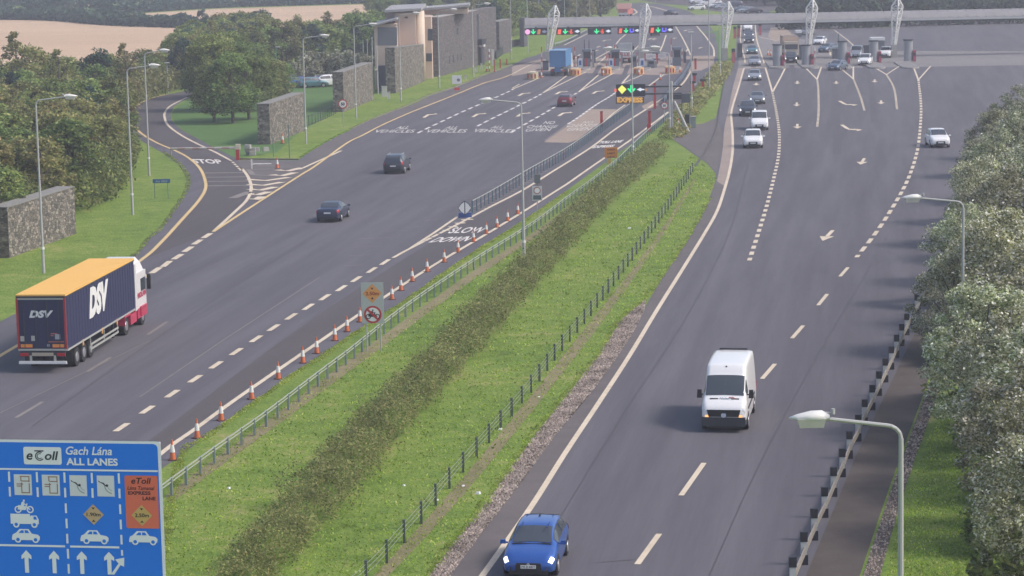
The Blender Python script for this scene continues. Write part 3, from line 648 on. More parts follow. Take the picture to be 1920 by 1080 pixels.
BLUEC = paint('bright_blue_paint', (.03, .11, .40), .35, .3)
CHAR = paint('charcoal_paint', (.045, .052, .07)); DNAVY = paint('dark_navy_paint', (.035, .045, .085)); MAROON = paint('maroon_paint', (.20, .03, .045))
SILV = paint('silver_paint', (.42, .43, .46), .6); GREYC = paint('grey_paint', (.20, .21, .23), .5); BLUGR = paint('blue_grey_paint', (.12, .16, .22), .5)
WHT = mat('white_car_paint', (.80, .79, .79), .35, coat=.5); BLKC = paint('black_car_paint', (.02, .022, .03)); TEAL = paint('teal_paint', (.08, .2, .24))
def at_front(px, py, rz, L2):      # the nose touches the pixel; returns the centre of the car
    g = G(px, py); return Vector((g.x+math.sin(rz)*L2, g.y-math.cos(rz)*L2, 0))

hd = dirpx((1000, 945), (905, 1080))
c = car('hatch', BLUEC, 'bright blue hatchback with lit headlights at the bottom of the picture, driving towards us', 'car', at_front(991, 1088, hd+.03, 2.17), hd+.03, 'blue_hatchback', plate='192 D 4417')
b = MB(); b.box((0, -.95, 1.50), (.07, .2, .05), taper=.5); b.build('aerial', BLACK, c)
for sg in (1, -1):
    b = MB(); b.box((sg*.66, 2.10, .40), (.22, .10, .13), rz=-sg*.45, taper=.8); b.build('fog_light_recess', BLACK, c)
    b = MB(); b.tube((sg*.10, 1.02, 1.05), (sg*.62, 1.14, 1.02), .014, n=6); b.build('wiper', BLACK, c)
    b = MB(); b.box((sg*.45, -.3, 1.455), (.03, 1.9, .02)); b.build('roof_groove', mat('blue_groove', (.01, .04, .18), .5), c)
b = MB(); b.box((-.48, .78, 1.12), (.22, .012, .07), rx=-.95); b.build('windscreen_disc', OFFW, c)
b = MB(); b.tube((0, 2.175, .53), (0, 2.20, .53), .07, .06, 12); b.build('badge', RIM, c)
b = MB(); b.box((0, 1.16, 1.01), (1.35, .06, .03)); b.build('scuttle', BLACK, c)
hd = dirpx((1453, 683), (1320, 869))
c = car('panel', WHT, 'white high-roof panel van driving towards us in the right road', 'van', at_front(1357, 812, hd+.06, 2.95), hd+.06, 'panel_van', lit=False, plate='151 D 3082')
b = MB(); text_on(b, 'Nolan', (.22, 2.50, 1.395), (-.44, 0, 0), (0, -.13, .06), .02, shear=.2); b.build('bonnet_lettering', mat('grey_lettering', (.15, .2, .25), .5), c)
b = MB(); 
pts = [Vector((-.3-.12*math.cos(a), 2.46-.06*math.sin(a)*1.0, 1.44+.03*math.sin(a))) for a in [math.pi*(-.25+1.1*k/8) for k in range(9)]]
b.path(pts, .018, 6); b.build('red_crescent', REDP, c)
for sg in (1, -1):
    b = MB(); b.box((sg*.72, 2.93, .74), (.16, .05, .08)); b.build('indicator', mat('amber_lamp', (.7, .25, .05), .3, emit=(1, .45, .15), es=1.2), c)
b = MB(); b.tube((0, 2.965, .78), (0, 2.99, .79), .11, .11, 16); b.build('badge', RIM, c)
b = MB(); b.box((0, 1.27, 2.62), (.06, .05, .05)); b.build('roof_lamp', BLACK, c)
b = MB(); b.box((0, -2.55, 2.75), (1.25, .16, .06)); b.build('roof_bar', BLACK, c)

S_ = [  # kind, paint, label, cat, nose/tail px, heading pts, name, towards, lit
 ('suv', CHAR, 'dark charcoal four-by-four driving away alone in the middle of the left road', 'car', (737,327), .0, 'dark_suv', False, False),
 ('saloon', DNAVY, 'dark navy saloon driving away, nearest car behind the orange-roofed lorry', 'car', (614,418), .0, 'dark_saloon', False, False),
 ('hatch', MAROON, 'maroon hatchback driving away towards the toll lanes', 'car', (1058,201), 0, 'maroon_hatchback', False, False),
 ('suv', WHT, 'white four-by-four heading the queue of cars coming down the right road', 'car', (1412,279), 0, 'white_suv', True, False),
 ('smallvan', WHT, 'small white van just behind the white four-by-four', 'van', (1424,245), 0, 'white_van', True, False),
 ('suv', CHAR, 'dark four-by-four with one lit lamp beside the small white van', 'car', (1402,219), 0, 'dark_suv', True, True),
 ('saloon', GREYC, 'dark grey saloon with lit lamps behind the small white van', 'car', (1420,196), 0, 'grey_saloon', True, True),
 ('hatch', SILV, 'silver car with lit lamps just below the cream stop line', 'car', (1415,152), 0, 'silver_car', True, True),
 ('hatch', SILV, 'pale car crossing the shadow just above the cream stop line', 'car', (1415,124), 0, 'pale_car', True, False),
 ('saloon', TEAL, 'dark teal car with lit lamps, second above the stop line', 'car', (1410,102), 0, 'teal_car', True, True),
 ('hatch', BLKC, 'black car with bright lamps, third above the stop line', 'car', (1404,82), 0, 'black_car', True, True),
 ('saloon', CHAR, 'dark car with bright lamps just under the gantry in the queue', 'car', (1404,71.5), 0, 'dark_car', True, True),
 ('smallvan', WHT, 'white van half under the gantry beam at the top of the queue', 'van', (1402,59), 0, 'white_van', True, False),
 ('suv', BLKC, 'black car with lit lamps leaving the first booth in front of the tan lorry', 'car', (1483,119), 0, 'black_car', True, True),
 ('hatch', BLUGR, 'blue-grey car turned aside just past the lattice mast booth', 'car', (1561,133), -.35, 'blue_grey_car', True, False),
 ('suv', WHT, 'white car with lit lamps leaving between the two right kiosks', 'car', (1620,123.5), -.1, 'white_suv', True, True),
 ('smallvan', SILV, 'silver people carrier waiting between the two right kiosks', 'van', (1604,109.5), -.1, 'silver_carrier', True, False),
 ('hatch', BLUGR, 'small blue-grey car behind the lattice mast, seen past its right side', 'car', (1541,99), -.5, 'blue_grey_car', True, False),
 ('hatch', WHT, 'white car half hidden by the fourth lattice mast', 'car', (1533,85), -.2, 'white_car', True, False),
 ('suv', WHT, 'white car at the right edge kiosk beside the picture logo area', 'car', (1658,109), -.1, 'white_suv', True, False),
 ('saloon', GREYC, 'grey car far back near the tan island beyond the first kiosk', 'car', (1508,67), -.3, 'grey_car', True, False),
 ('suv', WHT, 'white car beside the silver trees at the right edge of the road', 'car', (1764,278), .15, 'white_suv', True, False),
 ('saloon', CHAR, 'dark car going away beyond the gantry near the bend', 'car', (1266,30), .5, 'dark_car', False, False),
 ('hatch', BLKC, 'dark car passing under the fifth lit lane sign', 'car', (1228,67), 0, 'dark_car', False, False),
]
for kind, pm, lab, cat, px, dr, nm, toward, lit in S_:
    lane = dirpx((px[0]+ (0), px[1]), (px[0], px[1]-6)) if False else 0
    g = G(*px)
    if toward: rz = dirpx((px[0], px[1]-12), px) + dr
    else: rz = dirpx(px, (px[0]+20, px[1]-12)) if px[1] > 150 else -.1+dr
    L2 = abs(ST[kind][0][0])
    if toward: loc = at_front(px[0], px[1], rz, L2)
    else:
        g = G(*px); loc = Vector((g.x-math.sin(rz)*L2, g.y+math.cos(rz)*L2, 0))
    car(kind, pm, lab, cat, loc, rz, nm, lit=lit, detail=0, rails=(kind == 'suv' and px[1] > 300))
c = car('saloon', SILV, 'pale car whose roof just shows above the top left of the blue sign', 'car', G(6, 893), dirpx((0, 893), (30, 872)), 'silver_car', lit=False, detail=0)
# cars standing in the far car park and on the far road
PK = [('hatch', BLUEC, 'bright blue car parked under the silver shrubs', (567,163), -1.2), ('hatch', TEAL, 'turquoise car parked beside the bright blue one', (586,164), -1.2), ('suv', WHT, 'white car parked next to the gabion wall by the silver shrubs', (621,162), -1.1), ('hatch', SILV, 'silver car parked between the turquoise and the white car', (606,160), -1.1)]
for kind, pm, lab, px, rz in PK: car(kind, pm, lab, 'car', G(*px), rz, 'parked_car', lit=False, detail=0)
FR = [('suv', WHT, 1308,7,'white car standing far off, leftmost of the row beyond the gantry'), ('smallvan', WHT, 1326,11,'white van standing far off, second of the row beyond the gantry'), ('hatch', WHT, 1338,10,'white car far off, third of the row beyond the gantry'), ('saloon', WHT, 1343,15,'white car far off, fourth of the row beyond the gantry'), ('saloon', SILV, 1349,15,'silver car far off, just left of the third lattice mast'), ('hatch', SILV, 1356,18,'silver car far off, closest to the left side of the third lattice mast'), ('suv', DNAVY, 1376,14,'dark car far off, just right of the third lattice mast'), ('saloon', BLUGR, 1390,22,'blue-grey car in the line right of the third lattice mast'), ('hatch', SILV, 1400,24,'silver car in the line right of the third lattice mast'), ('saloon', BLKC, 1411,25,'black car last in the line right of the third lattice mast'), ('hatch', WHT, 1306,19,'white car alone on the far grass edge beyond the gantry')]
for kind, pm, x, y, lab in FR: car(kind, pm, lab, 'car', G(x, y), math.pi/2+.2, 'distant_car', lit=False, detail=0, group='cars on the road far beyond the gantry')

# ---------------------------------------------------------------- the articulated lorry
def lorry():
    th = -.0767-.03
    A = AT(122, 552, 1); d = (A-CP).normalized(); t_ = (4.0-CH)/d.z; A = CP+d*t_
    u = Vector((-math.sin(th), math.cos(th), 0)); v = Vector((math.cos(th), math.sin(th), 0))
    org = A-v*1.27; org.z = 0
    T = thing('articulated_lorry', 'articulated lorry with navy curtain sides and an orange-yellow roof, driving away at the left', 'lorry', org, th)
    N, YR, RD = NAVY, mat('orange_roof', (.78, .44, .10), .6, noise=.06, nscale=.6), mat('trailer_red', (.35, .03, .03), .5)
    b = MB(); b.box((0, 6.8, 2.55), (2.5, 13.5, 2.72)); box = b.build('curtain_body', N, T)
    # curtain pleats
    for sg in (1, -1):
        b = MB()
        for k in range(26): b.box((sg*1.256, .35+k*.515, 2.62), (.012, .05, 2.5))
        b.build('curtain_pleats', mat('navy_pleat', (.03, .034, .095), .6), box)
    b = MB(); b.box((0, 6.8, 3.955), (2.56, 13.64, .09)); b.build('roof', YR, T)
    b = MB(); 
    for sg in (1, -1): b.box((sg*1.262, 6.8, 3.875), (.05, 13.6, .07))
    b.box((0, -.03, 3.87), (2.5, .05, .10)); b.build('roof_rail', DARKM, T)
    b = MB(); b.box((0, .0, 2.5), (2.34, .06, 2.5)); b.build('rear_door', N, T)
    b = MB(); b.box((0, -.03, 3.78), (2.4, .05, .07)); b.build('door_header', RAILW, T)
    for sg in (1, -1):
        b = MB(); b.box((sg*1.225, -.035, 2.52), (.10, .08, 2.6)); b.build('corner_post', RD, T)
    b = MB(); 
    for x in (-.9, -.3, .3, .9): b.tube((x, -.05, 1.25), (x, -.05, 3.7), .018)
    b.build('lock_rod', DARKM, T)
    b = MB(); text_on(b, 'DSV', (-.62, -.045, 2.82), (1.25, 0, 0), (0, 0, .38), .06, shear=.25, spacing=1.05); b.build('door_lettering', OFFW, T)
    b = MB(); text_on(b, 'DSV', (1.275, 4.2, 2.06), (0, 3.9, 0), (0, 0, 1.62), .07, shear=.25, spacing=1.0); b.build('side_lettering', OFFW, T)
    b = MB(); text_on(b, 'DSV', (-1.275, 8.1, 2.06), (0, -3.9, 0), (0, 0, 1.62), .07, shear=.25, spacing=1.0); b.build('side_lettering', OFFW, T)
    for x, w_ in ((-.82, .6), (.82, .6)):
        b = MB(); b.box((x, -.045, 1.40), (w_, .02, .17)); b.build('warning_board', mat('reflex_orange', (.75, .28, .06), .5), T)
        b = MB(); b.box((x, -.047, 1.31), (w_, .02, .03)); b.build('warning_stripe', REDP, T)
    b = MB(); b.box((-1.02, -.045, 1.76), (.2, .02, .26)); b.box((-.47, -.045, 1.78), (.18, .02, .26), mi=0); b.build('door_placard', mat('placard_grey', (.42, .42, .38), .6), T)
    b = MB(); b.box((.80, -.045, 1.86), (.26, .02, .26)); b.box((.3, -.045, 1.42), (.12, .02, .12)); b.build('door_placard', mat('placard_silver', (.35, .37, .40), .6), T)
    b = MB(); text_on(b, 'danger', (.45, -.047, 1.98), (.35, 0, 0), (0, 0, .1), .02); text_on(b, 'mind the gap', (.36, -.047, 1.56), (.75, 0, 0), (0, 0, .05), .02)
    # (the small unreadable stickers of the door)
    b = MB(); b.box((.62, -.046, 2.02), (.32, .015, .05)); b.box((.52, -.046, 1.92), (.14, .015, .05)); b.box((.72, -.046, 1.60), (.8, .015, .045)); b.build('door_sticker', mat('sticker_red', (.40, .12, .10), .6), T)
    b = MB(); b.box((0, -.03, 1.2), (2.5, .1, .09)); b.build('rear_sill', RAILW, T)
    b = MB(); b.box((0, .0, .98), (2.3, .12, .26)); lb = b.build('lamp_bar', DARKM, T)
    for sg in (1, -1):
        b = MB(); b.box((sg*.95, -.075, .96), (.42, .04, .15)); b.build('tail_light', TAIL, T)
        b = MB(); b.box((sg*.62, -.06, .74), (.10, .1, .34)); b.build('bumper_bracket', RAILW, T)
    b = MB(); b.box((0, -.08, .97), (1.1, .04, .16)); b.build('number_plate', mat('dusty_plate', (.42, .36, .28), .7), T)
    b = MB(); b.box((0, -.1, .56), (2.45, .1, .14)); b.build('underrun_bar', OFFW, T)
    # chassis
    b = MB(); b.box((0, 6.6, .98), (1.0, 12.6, .28)); b.build('chassis', DARKM, T)
    for sg in (1, -1):
        b = MB(); b.box((sg*1.24, 6.8, 1.16), (.06, 13.4, .10)); b.build('side_beam', RAILW, T)
        b = MB(); b.box((sg*1.2, 7.2, .70), (.04, 5.6, .1)); b.box((sg*1.2, 7.2, .46), (.04, 5.6, .1)); 
        for yy in (4.5, 7.2, 9.9): b.box((sg*1.18, yy, .8), (.05, .07, .7))
        b.build('side_guard', RAILW, T)
        for yy in (2.9, 6.6, 9.6):
            b = MB(); b.box((sg*1.25, yy, 1.08), (.05, .16, .3)); b.build('side_marker', mat('marker_amber', (.65, .35, .12), .5), T)
        b = MB(); b.box((sg*.9, 9.9, .7), (.14, .2, 1.1)); b.build('landing_leg', DARKM, T)
        b = MB(); b.box((sg*1.02, .9, .66), (.42, .05, .5)); b.build('mudflap', BLACK, T)
        for yy in (2.0, 3.31, 4.62):
            b = MB(); b.tube((sg*.78, yy, .5), (sg*1.17, yy, .5), .5, .49, 24); o = b.build('wheel', RUBBER, T)
            b = MB(); b.tube((sg*1.15, yy, .5), (sg*1.185, yy, .5), .28, .24, 16); b.build('rim', RIM, o)
    # tractor
    WH_, RDC = mat('cab_white', (.68, .66, .66), .4, coat=.4), mat('cab_red', (.50, .035, .09), .4, coat=.4)
    b = MB(); b.box((0, 15.15, 2.05), (2.44, 2.1, 2.0)); b.box((0, 15.1, 3.28), (2.3, 1.8, .5), taper=.86); b.box((0, 15.3, 3.66), (1.9, 1.2, .28), taper=.8); b.build('cab', WH_, T)
    b = MB(); b.box((0, 15.2, .78), (2.46, 2.1, .56)); b.build('cab_skirt', RDC, T)
    b = MB(); b.box((0, 16.24, 2.25), (2.2, .1, .9)); b.build('windscreen', GLASS, T)
    for sg in (1, -1):
        b = MB(); b.box((sg*1.225, 15.5, 2.3), (.03, 1.0, .7)); b.build('side_window', GLASS, T)
        b = MB(); b.box((sg*1.42, 16.1, 2.35), (.2, .16, .85)); b.build('mirror', BLACK, T)
        b = MB(); text_on(b, 'NOLAN', (1.245, 14.25, 1.62) if sg > 0 else (-1.245, 16.05, 1.62), (0, sg*1.8, 0), (0, 0, .32), .06); b.build('cab_lettering', RDC, T)
        b = MB(); b.box((sg*1.2, 13.95, 2.3), (.05, .35, 2.6)); b.build('cab_side_fairing', WH_, T)
        b = MB(); b.box((sg*1.14, 13.1, .72), (.24, 1.3, .55)); b.build('fuel_tank', RDC, T)
        for yy in (15.3, 11.7):
            b = MB(); b.box((sg*1.08, yy, 1.08), (.46, 1.25, .1)); b.box((sg*1.08, yy-.62, .85), (.46, .06, .5)); b.build('mudguard', RDC, T)
            b = MB(); b.tube((sg*.75, yy, .5), (sg*1.2, yy, .5), .51, .5, 24); o = b.build('wheel', RUBBER, T)
            b = MB(); b.tube((sg*1.18, yy, .5), (sg*1.225, yy, .5), .29, .25, 16); b.build('rim', RIM, o)
    b = MB(); b.box((0, 12.6, .85), (.9, 5.0, .3)); b.build('tractor_chassis', DARKM, T)
lorry()

# boxy lorries at the booths
def box_lorry(name, label, loc, rz, w_, h, L, z0, bodym, cabm, cab=True):
    T = thing(name, label, 'lorry', loc, rz)
    b = MB(); b.box((0, L/2, z0+h/2), (w_, L, h)); b.build('cargo_box', bodym, T)
    b = MB()
    for x in (-w_/2+.03, w_/2-.03): b.box((x, -.02, z0+h/2), (.07, .05, h+.02)); b.box((x, L/2, z0+h-.02), (.08, L+.06, .07))
    b.box((0, -.02, z0+h-.04), (w_, .05, .1)); b.build('box_frame', mat(name+'_frame', tuple(x*.75 for x in bodym.node_tree.nodes['Principled BSDF'].inputs['Base Color'].default_value[:3]), .5), T)
    b = MB(); b.box((0, L/2, z0-.15), (.9, L, .3)); b.box((0, 0, .75), (w_*.92, .1, .2)); b.build('chassis', DARKM, T)
    if cab:
        b = MB(); b.box((0, L+1.0, 1.75), (2.3, 1.9, 2.3), taper=.92); b.build('cab', cabm, T)
        b = MB(); b.box((0, L+1.93, 2.1), (2.0, .12, .8)); b.build('windscreen', GLASS, T)
        for sg in (1, -1):
            b = MB(); b.box((sg*.85, L+1.98, .95), (.3, .08, .2)); b.build('headlight', HEADO, T)
            b = MB(); b.box((sg*1.3, L+1.8, 2.1), (.18, .14, .6)); b.build('mirror', BLACK, T)
    for sg in (1, -1):
        for yy in (1.2, 2.4, L+.9):
            b = MB(); b.tube((sg*(w_/2-.4), yy, .48), (sg*(w_/2-.02), yy, .48), .48, .47, 18); b.build('wheel', RUBBER, T)
        b = MB(); b.box((sg*.8, -.07, .8), (.4, .06, .16)); b.build('tail_light', TAIL, T)
    return T
g = G(1046, 143); BT = box_lorry('tipper_lorry', 'tall sky-blue box lorry seen from behind in the leftmost toll lane', g, -.14, 2.35, 2.35, 7.5, 1.35, mat('sky_blue_paint', (.07, .21, .42), .5, noise=.08, nscale=1), WHITEP)
b = MB(); b.box((0, -.05, 1.0), (.9, .08, .75)); b.build('tailboard', mat('sky_blue_dark', (.05, .15, .32), .5), BT)
b = MB(); b.box((.0, 1.0, 3.75), (2.4, .5, .12), rx=.3); b.build('box_lid', mat('pale_blue', (.25, .38, .5), .5), BT)
g = G(1490, 113); TB = box_lorry('box_lorry', 'tan box lorry coming out behind the first right kiosk', (g.x, g.y+9.5, 0), math.pi-.05, 2.5, 2.6, 7, 1.0, mat('tan_box', (.55, .40, .30), .6), mat('tan_cab', (.5, .42, .34), .5))
g = G(1168, 119); WL = box_lorry('flatbed_lorry', 'white lorry with red lettering between the second and third left booths', g, -.1, 2.3, .9, 5.5, .9, mat('white_body', (.66, .64, .62), .5), WHITEP)
b = MB(); text_on(b, 'SALLE', (-1.0, -.06, 1.15), (2.0, 0, 0), (0, 0, .5), .02); b.build('tail_lettering', REDP, WL)
# red and white works vehicle far up the road
g = G(1168, 34); T = thing('works_truck', 'red and white works truck parked on the far left edge beyond the gantry', 'truck', g, -.3)
b = MB(); b.box((0, 2.5, 1.5), (2.3, 5, 1.3)); b.build('body', mat('works_red', (.55, .16, .13), .5), T)
b = MB(); b.box((0, 1.2, 2.7), (3.4, .3, 1.4), rx=-.5); b.build('arrow_board', mat('works_pink', (.62, .32, .27), .5), T)
b = MB(); b.box((0, -.05, 1.0), (2.2, .1, .5)); b.build('tail_board', OFFW, T)
for sg in (1, -1):
    for yy in (.9, 4.2):
        b = MB(); b.tube((sg*.75, yy, .45), (sg*1.1, yy, .45), .45, n=16); b.build('wheel', RUBBER, T)

# ================================================================= STREET FURNITURE
# ---- street lamps
def lamp(base, h, arm, side, label, headz=None, group='street lamps over the motorway', joint=True, double=False, big=False, flat=False):
    g = G(*base); t = thing('street_lamp', label, 'street lamp', g, 0, group)
    tx = -.0
    b = MB(); b.tube((0, 0, 0), (0, 0, 1.6), .105, .10, 10); b.tube((0, 0, 1.6), (0, 0, h-.35), .085, .055, 10); b.build('column', LAMPG, t)
    if joint: b = MB(); b.tube((0, 0, 1.56), (0, 0, 1.72), .13, .12, 10); b.build('collar', LAMPW, t)
    if flat:
        b = MB(); b.tube((0, 0, h-.35), (0, 0, h), .05); b.build('neck', LAMPG, t)
        b = MB(); b.box((0, 0, h+.03), (.75, .35, .12), taper=.7); b.build('lamp_head', LAMPG, t); return t
    for sg in ((side, -side) if double else (side,)):
        p = [(0, 0, h-.4)]
        for k in range(5):
            a = math.pi/2*k/4; p.append((sg*.35*(1-math.cos(a)), 0, h-.35+.30*math.sin(a)))
        p.append((sg*arm, 0, h+.13))
        b = MB(); b.path(p, .045, 8); b.build('arm', LAMPG, t)
        # the head: a tapering shell over a bowl
        x0 = arm-.15; b = MB()
        sec = [(0, .12, .08), (.16, .19, .17), (.40, .22, .16), (.70, .15, .09), (.88, .03, .03)]
        vs = []; n = 10
        for (dx, wy, hz) in sec:
            for k in range(n):
                a = math.pi*2*k/n; zz = math.sin(a); vs.append((sg*(x0+dx), wy*math.cos(a), h+.14+(hz*zz if zz > 0 else hz*.25*zz)))
        fs = [(i*n+k, i*n+(k+1) % n, (i+1)*n+(k+1) % n, (i+1)*n+k) for i in range(len(sec)-1) for k in range(n)]+[tuple(range(n)), tuple(range((len(sec)-1)*n, len(sec)*n))]
        b.add(vs, fs); o = b.build('lamp_head', LAMPW, t, True)
        b = MB(); b.box((sg*(x0+.40), 0, h+.05), (.52, .32, .20), taper=1.2); b.build('lens', LENS, o)
        b = MB(); b.tube((sg*(x0-.05), 0, h+.25), (sg*(x0+.25), 0, h+.26), .02); b.tube((sg*(x0-.08), 0, h+.22), (sg*(x0-.08), 0, h+.34), .045); b.build('photocell', LAMPG, o)
    return t
LP = [((82,512),186,2.0,1,'first street lamp at the left edge, behind the orange-roofed lorry'),
 ((249,403),127,1.9,1,'second street lamp from the left, standing in the grass by the slip road'),
 ((280,330),98,1.6,1,'third street lamp from the left, crossing the bend of the slip road'),
 ((574,270),70,2.0,1,'street lamp between the two nearest gabion walls of the plaza'),
 ((668,222),48,2.0,1,'street lamp in front of the second gabion wall of the plaza'),
 ((752,190),27,2.0,1,'street lamp in front of the third gabion wall, by the cream building'),
 ((824,165),20,2.0,1,'street lamp at the near corner of the tall stone-clad block'),
 ((888,145),9,2.0,1,'street lamp at the far corner of the tall stone-clad block'),
 ((983,500),190,2.0,-1,'street lamp standing in the brown median hedge, arm pointing left'),
 ((959,112),-30,1.8,1,'street lamp on the grass left of the gantry end')]
for base, ty, arm, side, lab in LP: lamp(base, hgt(base, ty), arm, side, lab)
lamp((1187,308), 10.5, 1.9, -1, 'double-armed street lamp in front of the lit lane sign', double=True)
lamp((1256,251), hgt((1256,251), 98), 2.2, -1, 'shorter lamp column beside the braced sign post', joint=True)
def lamp_at(X, Y, h, arm, side, label): 
    t = lamp((1000, 600), h, arm, side, label); t.location = (X, Y, 0); return t
g = AT(1687, 1080, 53.5); lamp_at(g.x+.02, 53.5, 10.9, 1.72, -1, 'big near street lamp at the lower right, arm over the road')
g = AT(1806, 420, 109); lamp_at(g.x, 109, 9.5, 2.0, -1, 'street lamp rising out of the silver trees at the right')
for base, ty, lab in (((315,175),118,'short flat-headed lamp post at the far bend of the slip road'), ((373,150),110,'short flat-headed lamp post half behind the lawn trees'), ((1297,210),60,'flat-headed lamp post right of the braced sign post'), ((1330,171),-8,'tall plain lamp post on the hedge between the plazas'), ((1350,143),46,'thin plain post between the plazas beside the third mast')):
    lamp(base, hgt(base, ty), 0, 1, lab, flat=True, group='plain posts with flat lamp heads')
# plain poles of the flag row and the far verge
for i, (x, y, ty, lab) in enumerate(((682,132,77,'first white flagpole left of the cream building'), (690,132,75,'second white flagpole left of the cream building'), (700,172,72,'third white flagpole, nearest the cream building'), (709,176,88,'fourth white pole against the cream building'))):
    t = thing('flagpole', lab, 'flagpole', G(x, y), 0, 'flagpoles by the cream building'); h = hgt((x, y), ty)
    b = MB(); b.tube((0, 0, 0), (0, 0, h), .07, .045, 8); b.build('pole', mat('pole_white', (.55, .55, .55), .4), t)
    b = MB(); b.tube((0, 0, h), (0, 0, h+.12), .08, .05, 8); b.build('finial', LAMPW, t)
FP = [(990,100,-8),(1011,60,-6),(1059,50,-8),(1082,46,-8),(1106,40,-10),(1124,30,-12),(1136,30,-12),(1144,28,-12),(1156,24,-14),(1229,8,-25),(519,150,88)]
for i, (x, y, ty) in enumerate(FP):
    lab = ['farthest left thin pole above the gantry end','second thin pole above the gantry beam','third thin pole, right of the first mast','fourth thin pole, right of the first mast','pinkish thin pole beyond the second lane sign','sixth thin pole on the far verge','seventh thin pole on the far verge','eighth thin pole on the far verge','thin pole next to the works truck','thin pole on the far kerb past the second mast','short green pole standing among the lawn trees'][i]
    t = thing('thin_pole', lab, 'pole', G(x, y), 0, 'thin poles on the far verge' if i < 10 else None); h = hgt((x, y), ty)
    b = MB(); b.tube((0, 0, 0), (0, 0, h), .08, .06, 6); b.build('pole', LAMPG if i != 10 else mat('green_pole', (.12, .3, .18), .5), t)
    b = MB(); b.box((.3, 0, h), (.7, .2, .12)); b.build('lamp_head', LAMPW, t)

# ---- cones
cone_proto = None
def cone(loc, label, group='traffic cones along the edge line of the express lane', s=1.0):
    global cone_proto
    if cone_proto is None:
        t = thing('traffic_cone', label, 'traffic cone', loc, 0, group)
        b = MB(); b.box((0, 0, .03), (.42, .42, .06), taper=.96); b.build('cone_base', mat('cone_foot', (.10, .04, .03), .8), t)
        b = MB(); b.tube((0, 0, .06), (0, 0, 1.0), .155, .03, 16); b.build('cone_body', ORANGE, t)
        b = MB(); b.tube((0, 0, .40), (0, 0, .76), .126, .073, 16); b.build('reflective_sleeve', SLEEVE, t)
        cone_proto = t; o = t
    else: o = dup(cone_proto, loc, random.random()*3, label); o['group'] = group
    o.scale = (s, s, s); return o
CN = [(324,863),(370,822),(415,789),(472,749),(522,711),(568,681),(594,663),(628,639),(651,622),(675,604),(694,588),(735,562),(752,545),(773,528),(801,510),(833,492),(859,473),(888,454),(912,439),(932,427),(952,415),(971,402)]
ords = 'first second third fourth fifth sixth seventh eighth ninth tenth eleventh twelfth thirteenth fourteenth fifteenth sixteenth seventeenth eighteenth nineteenth twentieth twenty-first twenty-second'.split()
for i, (x, y) in enumerate(CN): cone(G(x, y), f'red and white traffic cone, {ords[i]} along the edge line counting up from the blue sign', s=.88)
for x, y, lab in ((520,316,'red and white cone beside the short stop bar by the slip road'), (530,269,'thin orange cone leaning near the nearest gabion wall of the plaza'), (913,134,'tall red cone at the kerb below the stone-clad block'), (1272,240,'red and white cone between the post and its brace'), (1008,147,'red and white cone before the yellow crash cushion, left'), (1015,146,'red and white cone before the yellow crash cushion, right'), (1238,150,'red and white cone in the fourth toll lane mouth'), (1131,142,'orange cone against the second orange crash cushion'), (1198,141,'orange cone against the third orange crash cushion'), (1275,136,'white cone right of the fourth crash cushion'), (1265,137,'pinkish cone beside the fourth crash cushion'), (1440,104,'orange cone left of the first right kiosk'), (1445,105,'orange cone next to the first right kiosk')):
    cone(G(x, y), lab, 'cones set around the toll plaza', 1.05)

# ---- barriers: rail + posts as parts of one thing
def barrier(name, label, px, step, h, rails, posth, postm, railm, cat='crash barrier', pw=.07, double=0, cap=None, maxp=100, capm=None, group=None):
    pts = GP(px, True, 8); o = pts[0].copy(); t = thing(name, label, cat, o, 0, group)
    loc = [p-o for p in pts]
    for (z, hw, th) in rails:
        b = MB(); vs = []
        n = len(loc)
        for i, p in enumerate(loc):
            d = (loc[min(i+1, n-1)]-loc[max(i-1, 0)]).normalized(); q = Vector((d.y, -d.x, 0))*th
            vs += [(p.x, p.y, z-hw), (p.x, p.y, z+hw), (p.x+q.x, p.y+q.y, z+hw), (p.x+q.x, p.y+q.y, z-hw)]
        b.add(vs, [(4*i+a, 4*i+(a+1) % 4, 4*i+4+(a+1) % 4, 4*i+4+a) for i in range(n-1) for a in range(4)]); b.build('rail', railm, t)
    ps = resample(loc, step)[:maxp]
    me = None
    for i, p in enumerate(ps):
        if me is None:
            b = MB(); b.box((0, 0, posth/2), (pw, pw*1.6, posth)); po = b.build('post', postm, t); me = po.data
        else: po = bpy.data.objects.new('post', me); col.objects.link(po); po.parent = t
        po.location = (p.x, p.y, 0); po.rotation_euler = (0, 0, random.uniform(-.2, .2))
    return t
barrier('safety_barrier', 'long grey steel barrier between the express lane and the grass median', [(230,998),(312,938),(400,872),(500,800),(600,722),(660,676),(735,614),(800,566),(900,498),(1000,434),(1064,385),(1111,350),(1160,310)], 1.95, .7, [(.72,.03,.02),(.58,.022,.02)], .74, mat('grey_green_post', (.20,.25,.24), .6, .2), RAILW, pw=.10)
barrier('safety_barrier', 'far stretch of steel barrier from the orange board to the red post', [(1160,310),(1190,280),(1222,250),(1255,222)], 2.0, .7, [(.72,.04,.03)], .74, GREENS, RAILW, pw=.10)
barrier('delineator_barrier', 'close-set green and blue steel posts with a pale top rail between the lanes', [(886,400),(915,384),(960,357),(996,335),(1064,295),(1121,254),(1156,228),(1200,196)], 1.55, .9, [(.98,.035,.03)], 1.0, mat('teal_post', (.10,.16,.19), .5, .1), RAILW, pw=.085)
barrier('inner_barrier', 'curved steel barrier with a dark face beside the booths', [(1244,196),(1262,172),(1280,150),(1292,130),(1298,112)], 1.5, .8, [(.75,.22,.06),(.35,.15,.05)], .8, DARKM, mat('blue_grey_rail', (.14,.18,.26), .5, .3), pw=.12)
